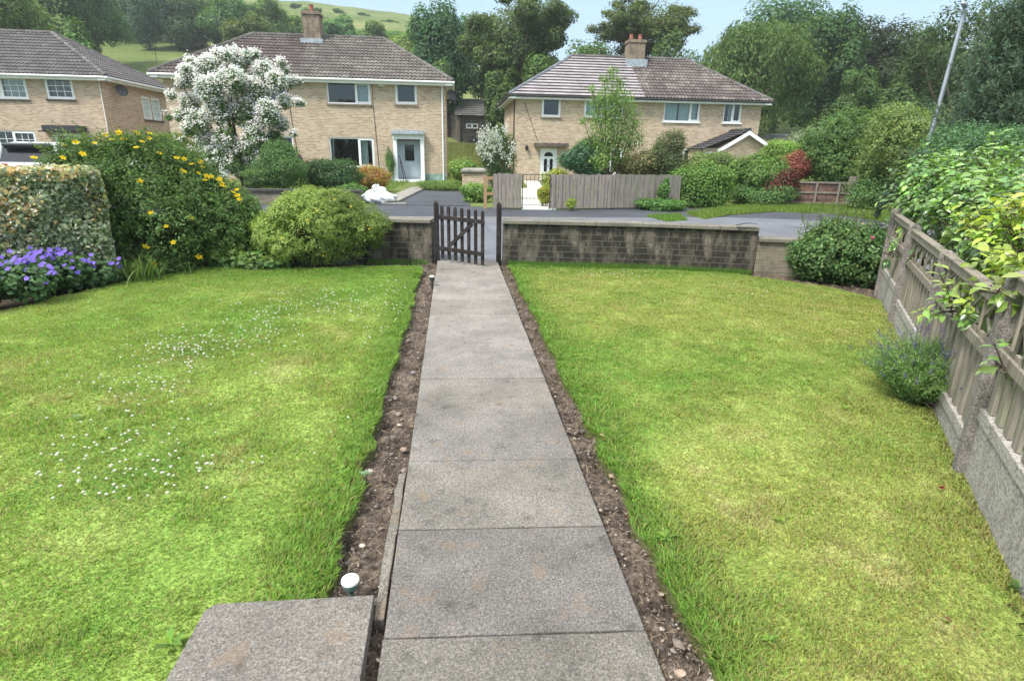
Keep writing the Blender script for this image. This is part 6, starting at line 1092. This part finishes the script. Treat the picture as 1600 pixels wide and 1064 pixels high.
# bamboo-like slim young tree in front of the right house
def sapling():
    Y = 20.; b = P(948, 320, Y); t = thing('young_tree', 'slim airy young tree in front of the newly tiled roof', 'tree', (float(b[0]), Y, 0)); rng = np.random.default_rng(210); bl = []
    for (px, py, r) in ((958, 112, .14), (945, 125, .18), (965, 130, .2), (952, 150, .3), (972, 152, .28), (935, 160, .25), (960, 175, .4), (982, 180, .3), (938, 190, .36), (972, 205, .42), (950, 215, .42), (928, 225, .28), (985, 220, .3), (910, 232, .2), (960, 240, .4), (940, 250, .3), (912, 190, .12), (925, 140, .12), (990, 196, .16)): p = P(px, py, Y+rng.uniform(-.4, .4)); bl.append((p, np.array([r, r, r*.8])*1.25))
    foliage('crown', bl, 7000, .12, .034, [(.19, .30, .09), (.24, .36, .11), (.15, .25, .08)], None, 'leaf', t, seed=211, depth=.8, droop=.5, lump=.3, rnd=.9, fuzz=.3); m = MB(); rr = random.Random(2)
    for c, r in bl: s = b+np.array([rr.uniform(-.12, .12), rr.uniform(-.1, .1), 0]); s[2] = 0; e = np.array(c); m.tube([s, s+(e-s)*.4+np.array([rr.uniform(-.1, .1), 0, .2]), e], [.03, .022, .006], 6, caps=False)
    m.build('trunk', 'bark', t, smooth=True)
sapling()
far('shrub', 'dense blue-green shrub behind the fence right of the arched door', (880, 952, 214, 290), 20.5, 12000, .085, [(.045, .10, .06), (.06, .125, .07), (.08, .15, .08)], 220)
far('flowering_shrub', 'small yellow-flowered shrub at the iron gate', (848, 888, 262, 300), 19.6, 3200, .07, [(.38, .36, .06), (.20, .28, .06)], 221)
far('golden_plant', 'bright yellow-leaved plant squeezed beside the iron gate', (838, 862, 290, 324), 17.9, 2200, .06, [(.48, .42, .05), (.26, .34, .06)], 222)
far('small_plant', 'small yellow-green plant at the foot of the long board fence', (882, 902, 308, 328), 17.0, 500, .05, [(.34, .38, .06), (.2, .3, .06)], 223, cat='plant', K=4)
far('rose_bush', 'pale peach rose bush behind the long board fence', (960, 1036, 226, 292), 20.3, 9000, .075, [(.14, .17, .07), (.19, .20, .09), (.40, .28, .17), (.10, .14, .05)], 224)
far('shrub', 'tall grey-green shrub behind the right end of the board fence', (1012, 1082, 208, 292), 20, 12000, .07, [(.085, .12, .05), (.11, .15, .065), (.13, .13, .07)], 225)
far('shrub', 'mixed green shrub against the porch of the right house', (1070, 1150, 230, 300), 22, 11000, .085, [(.10, .16, .05), (.13, .19, .07), (.17, .2, .08)], 226)
far('ivy', 'ivy tumbling over the end of the board fence', (1050, 1145, 246, 330), 18.7, 17000, .065, [(.09, .17, .04), (.12, .21, .05), (.15, .25, .065)], 227, cat='climber', lw=.85, K=14)
far('ivy', 'low ivy creeping along the foot of the board fence', (985, 1068, 306, 332), 17.6, 5500, .055, [(.08, .17, .045), (.11, .21, .06)], 228, cat='climber', lw=.85, K=10)
far('ivy', 'narrow ivy strand climbing the board fence', (1030, 1048, 276, 320), 17.75, 1300, .055, [(.08, .17, .045), (.11, .21, .06)], 229, cat='climber', lw=.85, K=5)
far('shrub', 'large leafy green shrub in front of the white porch gable', (1138, 1222, 228, 328), 20.0, 20000, .10, [(.08, .15, .04), (.12, .20, .05), (.17, .26, .08)], 230, K=14)
far('shrub', 'low dark shrub at the verge under the leafy green one', (1150, 1240, 285, 325), 19.3, 7000, .07, DK+MD, 231)
far('red_shrub', 'coppery red-leaved shrub right of the porch', (1214, 1268, 234, 290), 20.6, 7000, .075, [(.34, .12, .09), (.26, .09, .07), (.40, .17, .12)], 232)
far('red_shrub', 'low dark crimson shrub in the shade beneath the coppery one', (1192, 1246, 262, 316), 19.3, 8000, .075, [(.16, .035, .03), (.11, .03, .03), (.07, .08, .04)], 233)
far('shrub', 'light green shrub behind the coppery shrub', (1195, 1262, 215, 262), 24, 6000, .09, LT, 234)
far('shrub', 'pale grey-leaved bush far behind the coppery shrub', (1228, 1300, 198, 240), 34, 5000, .13, [(.24, .28, .20), (.30, .34, .26), (.12, .18, .08)], 235)
far('shrub', 'big domed green bush above the reddish panel fence', (1252, 1395, 168, 306), 20.5, 34000, .095, [(.075, .14, .045), (.10, .175, .055), (.13, .21, .065), (.06, .11, .04)], 236, K=26, clump=.05, clump_n=9)
far('shrub', 'yellow-green flowering bush between the domed bush and the lamp post', (1352, 1500, 158, 315), 17.2, 34000, .08, [(.13, .19, .055), (.17, .23, .07), (.09, .15, .05), (.24, .28, .12)], 237, K=26, clump=.05, clump_n=9)
far('shrub', 'dark bush at the road bend behind the fence end', (1330, 1450, 262, 335), 17.5, 12000, .07, DK+MD, 238, K=14)
far('shrub', 'shaded hedge below the pine', (1455, 1640, 190, 300), 10.6, 16000, .06, DK+BG, 239, K=18)
# grasses: verge, bank, behind
def meadow(name, label, poly, n, L, w_, cols, seed, zf=None):
    rng = np.random.default_rng(seed); xs = [p[0] for p in poly]; ys = [p[1] for p in poly]; x = rng.uniform(min(xs), max(xs), n*3); y = rng.uniform(min(ys), max(ys), n*3); k = inside(poly, x, y); x = x[k][:n]; y = y[k][:n]; n = len(x); z = zf(x, y) if zf else np.zeros(n); a = rng.random(n)*6.283; h = L*rng.uniform(.4, 1.2, n); ln = h*rng.uniform(.1, .7, n); px = -np.sin(a)*w_; py = np.cos(a)*w_
    V = np.stack([np.stack([x-px, y-py, z-.02], 1), np.stack([x+px, y+py, z-.02], 1), np.stack([x+np.cos(a)*ln, y+np.sin(a)*ln, z+h], 1)], 1).reshape(-1, 3); F = np.arange(n*3).reshape(n, 3); o = npmesh(name, V, F, np.repeat(palette(rng, n, cols), 3, axis=0), 'grass_blade'); kind(o, 'stuff'); o['label'] = label; o['category'] = 'grass'; return o
vp = [tuple(G(px, py)[:2]) for px, py in ((1072, 334), (1100, 343), (1140, 336), (1210, 331), (1300, 334), (1372, 345), (1392, 352), (1420, 338), (1330, 322), (1240, 321), (1150, 324))]
m = MB(); m.prism([(float(a), float(b)) for a, b in vp], -.05, .015); kind(m.build('verge', 'hill_grass'), 'structure')
meadow('verge_grass', 'rough green grass growing on the curved roadside verge', vp, 26000, .13, .010, [(.13, .22, .04), (.17, .26, .05), (.22, .29, .08)], 300)
meadow('garden_grass', 'uneven garden grass in front of the middle house', [(-9, 19), (-3, 19), (-2.2, 31.5), (-9, 31.5)], 9000, .16, .02, [(.17, .26, .06), (.22, .29, .09)], 306); meadow('garden_grass', 'uneven garden grass behind the grey board fence', [(3.3, 19), (9, 19), (17, 33), (5.1, 34)], 12000, .2, .022, [(.17, .26, .06), (.25, .31, .10)], 307)
meadow('weeds', 'weeds growing along the pavement edge', [tuple(G(px, py)[:2]) for px, py in ((1010, 338), (1040, 347), (1075, 345), (1060, 336))], 1800, .09, .012, [(.15, .26, .05)], 301)
meadow('bank_grass', 'long grass on the bank between the two houses', [(-.3, 27), (3.4, 27), (3.4, 58), (-3.5, 58), (-.3, 42)], 26000, .34, .025, [(.17, .22, .06), (.22, .25, .08), (.28, .26, .12)], 302, zf=lambda x, y: np.where(y > 38, terr(x, y), 0.))
meadow('wall_foot_weeds', 'small weeds along the foot of the dark wall left of the gate', [(-1.3, 8.65), (-.4, 8.6), (-.4, 8.82), (-1.3, 8.93)], 500, .05, .006, [(.10, .18, .05), (.14, .24, .06)], 303)
meadow('wall_foot_grass', 'longer grass along the foot of the front wall', [(.8, 8.2), (3.0, 8.05), (4.2, 7.75), (4.3, 7.95), (2.8, 8.38), (.8, 8.68)], 9000, .06, .0035, [(.09, .19, .03), (.12, .23, .04)], 304)
# clover flowers in the left lawn
def clover():
    rng = np.random.default_rng(310); cen = [(150, 640, 110, 60, 14), (300, 690, 120, 40, 14), (440, 490, 40, 12, 55), (500, 470, 45, 8, 45), (330, 545, 55, 14, 80), (400, 520, 40, 10, 50), (270, 560, 45, 14, 45), (560, 485, 50, 12, 50), (600, 470, 30, 12, 20), (205, 605, 40, 15, 22), (235, 600, 30, 12, 14), (175, 710, 60, 18, 30), (205, 745, 65, 24, 34), (280, 735, 50, 10, 16), (140, 760, 30, 14, 12), (250, 640, 50, 20, 12), (90, 710, 40, 20, 6), (600, 520, 30, 14, 18), (330, 580, 60, 15, 12), (560, 455, 60, 8, 20)]
    pts = []
    for cx, cy, sx, sy, n in cen:
        for i in range(n): g = G(cx+rng.normal()*sx, cy+rng.normal()*sy); pts.append(g)
    pts = np.array(pts); pts = pts[inside([(-.55, .3), (-6, .3), (-4.0, 7.1), (-3.4, 8.1), (-.55, 8.2)], pts[:, 0], pts[:, 1])]
    g2 = np.array([G(955+rng.normal()*35, 430+rng.normal()*4) for i in range(26)]+[G(1150+rng.normal()*60, 462+rng.normal()*6) for i in range(9)]); pts = np.concatenate([pts, g2]); V = []; F = []
    for p in pts:
        r = rng.uniform(.006, .0105); c = np.array([p[0], p[1], rng.uniform(.03, .045)]); b = len(V); V += [c+np.array(d)*r for d in ((1, 0, 0), (-1, 0, 0), (0, 1, 0), (0, -1, 0), (0, 0, .8), (0, 0, -.8), (.7, .7, .3), (-.7, -.7, .3), (.7, -.7, .3), (-.7, .7, .3))]
        for f in ((6, 4, 0), (8, 0, 4), (8, 4, 3), (7, 3, 4), (7, 4, 1), (9, 1, 4), (9, 4, 2), (6, 2, 4), (0, 5, 6), (6, 5, 2), (2, 5, 9), (9, 5, 1), (1, 5, 7), (7, 5, 3), (3, 5, 8), (8, 5, 0)): F.append([b+i for i in f])
    o = npmesh('clover_flowers', np.array(V), np.array(F), np.tile([.80, .80, .70], (len(V), 1)), 'petal'); kind(o, 'stuff'); o['label'] = 'white clover flowers drifting across the lawns'; o['category'] = 'clover'
    # clover leaves, dark small trefoils under the drifts
    q = pts[rng.integers(0, len(pts)-35, 5200)]+rng.normal(size=(5200, 3))*np.array([.10, .10, 0]); q[:, 2] = rng.uniform(.012, .032, len(q)); o = leaves('clover_leaves', q, rng.normal(size=(len(q), 3))*.3+(0, 0, 1), .014, .013, palette(rng, len(q), [(.10, .22, .04), (.14, .27, .06)]), 'leaf', rng=rng); kind(o, 'stuff'); o['label'] = 'clover leaves in the left lawn'; o['category'] = 'clover'
clover()
# pebbles and litter on the soil
def pebbles():
    rng = np.random.default_rng(320); base = np.array([(1, 0, 0), (-1, 0, 0), (0, 1, 0), (0, -1, 0), (0, 0, 1), (0, 0, -1), (.6, .6, .5), (-.6, .6, .5), (.6, -.6, .5), (-.6, -.6, .5)]); tris = [(4, 6, 7), (4, 7, 9), (4, 9, 8), (4, 8, 6), (6, 2, 7), (7, 1, 9), (9, 3, 8), (8, 0, 6), (0, 2, 6), (2, 1, 7), (1, 3, 9), (3, 0, 8)]; V = []; F = []; C = []; n = 2600
    for i in range(n):
        if rng.random() < .5: x = rng.uniform(-.56, -.275)
        else: x = rng.uniform(.67, .85)
        y = 1.2+7.3*rng.random()**1.4; r = .0022+.008*rng.random()**3.5+.014*(rng.random() < .05)*rng.random(); s = np.array([r*rng.uniform(.8, 1.7), r*rng.uniform(.7, 1.2), r*.6]); a = rng.uniform(0, 3.14); R2 = np.array([[math.cos(a), -math.sin(a), 0], [math.sin(a), math.cos(a), 0], [0, 0, 1]]); v = (base*(1+.15*rng.normal(size=(10, 3))))*s@R2.T+np.array([x, y, -.058+.02*rng.random()+r*.3]); b = len(V); V += list(v); F += [[b+j for j in t] for t in tris]; c = np.array([(.24, .20, .165), (.36, .31, .26), (.14, .12, .11), (.45, .41, .36), (.30, .22, .17)][rng.choice(5, p=[.38, .16, .32, .04, .10])])*rng.uniform(.7, 1.15); C += [c]*10
    o = npmesh('pebbles', np.array(V), np.array(F), np.array(C), 'pebble', smooth=True); kind(o, 'stuff'); o['label'] = 'small stones scattered through the bare soil strips'; o['category'] = 'pebbles'
    V = []; F = []; C = []
    for i in range(3200):
        x = rng.uniform(-.56, -.275) if rng.random() < .55 else rng.uniform(.66, .84); y = 1.2+7.*rng.random()**1.5; L = rng.uniform(.008, .045); a = rng.uniform(0, 6.28); w_ = .0009+.0008*rng.random(); z = -.045+.02*rng.random(); d = np.array([math.cos(a), math.sin(a), rng.normal()*.25]); s = np.array([-d[1], d[0], 0])*w_; p = np.array([x, y, z]); m_ = p+d*L*.5+np.array([rng.normal(), rng.normal(), 1])*.003; b = len(V); V += [p-s, p+s, m_+s, m_-s, p+d*L+s*.5, p+d*L-s*.5]; F += [[b, b+1, b+2, b+3], [b+3, b+2, b+4, b+5]]; C += [np.array([(.30, .23, .16), (.19, .14, .10), (.40, .32, .22), (.10, .075, .06)][rng.integers(0, 4)])]*6
    o = npmesh('plant_litter', np.array(V), np.array(F), np.array(C), 'leaf'); kind(o, 'stuff'); o['label'] = 'dry straw and root litter on the bare soil strips'; o['category'] = 'litter'
pebbles()
def stone(px, py, r, col, label, z=-.045):
    bm = bmesh.new(); bmesh.ops.create_icosphere(bm, subdivisions=3, radius=1); rng = random.Random(px)
    k = [Vector((rng.gauss(0, 1), rng.gauss(0, 1), rng.gauss(0, 1))).normalized() for _ in range(7)]
    for v in bm.verts:
        f = 1.
        for q in k: d = v.co.normalized().dot(q); f -= max(0, d-.72)*.8
        v.co = Vector((v.co.x*r*1.25*f, v.co.y*r*.95*f, v.co.z*r*.7*f))
    me = bpy.data.meshes.new('stone'); bm.to_mesh(me); bm.free(); me.materials.append(MATS['pebble']); a = me.color_attributes.new('Col', 'FLOAT_COLOR', 'POINT'); a.data.foreach_set('color', np.tile([*col, 1.], len(me.vertices)))
    for p in me.polygons: p.use_smooth = True
    g = G(px, py, z); o = link_mesh('stone', me); o.location = (float(g[0]), float(g[1]), z); tag(o, label, 'stone')
stone(1063, 1052, .017, (.40, .30, .24), 'pinkish stone at the bottom of the right soil strip'); stone(566, 852, .012, (.50, .40, .33), 'pale flat stone on the left soil strip above the solar light')
stone(624, 664, .014, (.48, .38, .30), 'pale stone halfway up the left soil strip'); stone(645, 582, .017, (.22, .21, .21), 'dark grey stone in the left soil strip'); stone(577, 706, .013, (.50, .35, .25), 'orange-brown stone at the turf edge of the left soil strip')
stone(1034, 928, .009, (.45, .40, .34), 'small pale stone in the right soil strip beside the turf'); stone(631, 702, .018, (.33, .25, .19), 'brown stone against the path in the left soil strip'); stone(955, 855, .008, (.58, .54, .48), 'white chip of stone at the path edge in the right soil strip')
# a few weeds and fallen leaves on the lawns
def rosette(px, py, r, label, cols, seed, n=14, wid=.34):
    r *= .65
    g = G(px, py); rng = np.random.default_rng(seed); t = thing('weed', label, 'weed', (float(g[0]), float(g[1]), 0)); PP = []; NN = []; TT = []; L = []
    for i in range(n): a = i*2.4+rng.normal()*.2; l = r*rng.uniform(.6, 1.1); d = np.array([math.cos(a), math.sin(a), rng.uniform(.25, .8)]); PP.append(g+d*l*.5+(0, 0, .01)); NN.append(np.array([-d[0]*.5, -d[1]*.5, 1.])); TT.append(d); L.append(l)
    leaves('foliage', np.array(PP), np.array(NN), np.array(L), np.array(L)*wid, palette(rng, n, cols), 'leaf', t, tang=np.array(TT), fold=.2, rng=rng)
WC = [(.19, .32, .05), (.26, .38, .06), (.14, .26, .05)]
rosette(1040, 845, .085, 'bright green dandelion-like weed at the edge of the right lawn', WC, 1, 16); rosette(268, 1010, .10, 'broad-leaved weed against the left side of the loose slab', WC, 2, 10, .4); rosette(1200, 1005, .06, 'broad-leaved weed in the near part of the right lawn', WC, 3, 9, .45); rosette(1595, 925, .09, 'low weed at the foot of the fence at the right edge', [(.10, .2, .06), (.16, .28, .08)], 4, 12)
rosette(1320, 640, .05, 'small bright weed rosette in the middle of the right lawn', WC, 5); rosette(120, 655, .06, 'pale grey-green weed in the left lawn', [(.18, .26, .12), (.24, .32, .16)], 6); rosette(570, 745, .06, 'silvery weed on the turf edge of the left soil strip', [(.26, .34, .22), (.18, .28, .12)], 7); rosette(400, 640, .05, 'small weed rosette beside the clover drift', WC, 8); rosette(905, 605, .045, 'fresh weed at the soil edge of the right lawn', WC, 9)
rosette(1215, 815, .05, 'pair-leaved weed in the near middle of the right lawn', WC, 10); rosette(655, 425, .05, 'tiny weed at the top of the left soil strip', WC, 11)
def dead(px, py, r, col, label, seed, z=.028, n=1):
    g = G(px, py, z); rng = np.random.default_rng(seed); o = leaves('fallen_leaf', g[None]+rng.normal(size=(n, 3))*r*.25*(n > 1), rng.normal(size=(n, 3))*.4+(0, 0, 1), r, r*.6, palette(rng, n, [col]), 'leaf', None, loc=tuple(float(v) for v in g), fold=.3, rng=rng); tag(o, label, 'leaf')
dead(1213, 763, .022, (.28, .05, .035), 'crumpled dark red leaf on the right lawn near the fence', 1, n=5) if 0 else None
dead(1473, 762, .024, (.30, .05, .035), 'crumpled dark red petal cluster on the right lawn near the fence', 1, n=6); dead(1452, 892, .026, (.36, .18, .09), 'curled brown leaf on the near right lawn', 2); dead(1480, 966, .026, (.30, .16, .08), 'brown leaf on the near right lawn beside the fence', 3); dead(1280, 565, .03, (.30, .14, .07), 'rust-brown leaf in the middle of the right lawn', 4, n=2)
dead(980, 808, .026, (.36, .12, .06), 'reddish leaf on the right soil strip beside the turf', 5, -.03); dead(168, 457, .03, (.55, .5, .42), 'pale fallen leaf at the edge of the violet flower bed', 6); dead(118, 462, .02, (.7, .68, .62), 'white petal on the lawn by the violet flower bed', 7); dead(943, 683, .035, (.50, .36, .2), 'tan dead patch leaf at the edge of the right lawn', 8, n=3); dead(1370, 540, .03, (.6, .48, .38), 'pale leaf by the lavender', 9); dead(1352, 497, .03, (.42, .2, .12), 'brown leaf near the fence below the rose bush', 10, n=2); dead(1250, 760, .02, (.5, .42, .2), 'straw-coloured scrap on the right lawn', 11)
# overhead wire on the left
m = MB(); a = P(-60, 20, 50.); b = P(300, 95, 33.4); pts = [a+(b-a)*f-UP*1.2*math.sin(math.pi*f) for f in np.linspace(0, 1, 14)]; m.tube(pts, .012, 4, caps=False); tag(m.build('overhead_wire', 'black_plastic'), 'thin overhead wire sloping down to the roof of the middle house', 'wire')

# ---------------------------------------------------------------- the air
hz = NT('haze_air'); hz.t.links.clear(); vp_ = hz.n.new('ShaderNodeVolumePrincipled'); vp_.inputs['Color'].default_value = (.93, .96, 1, 1); vp_.inputs['Density'].default_value = .0007; vp_.inputs['Anisotropy'].default_value = .3; hz.L(vp_.outputs[0], hz.o.inputs['Volume'])
m = MB(); m.box(-880, 880, -280, 1480, -3, 130); kind(m.build('haze', 'haze_air'), 'stuff')
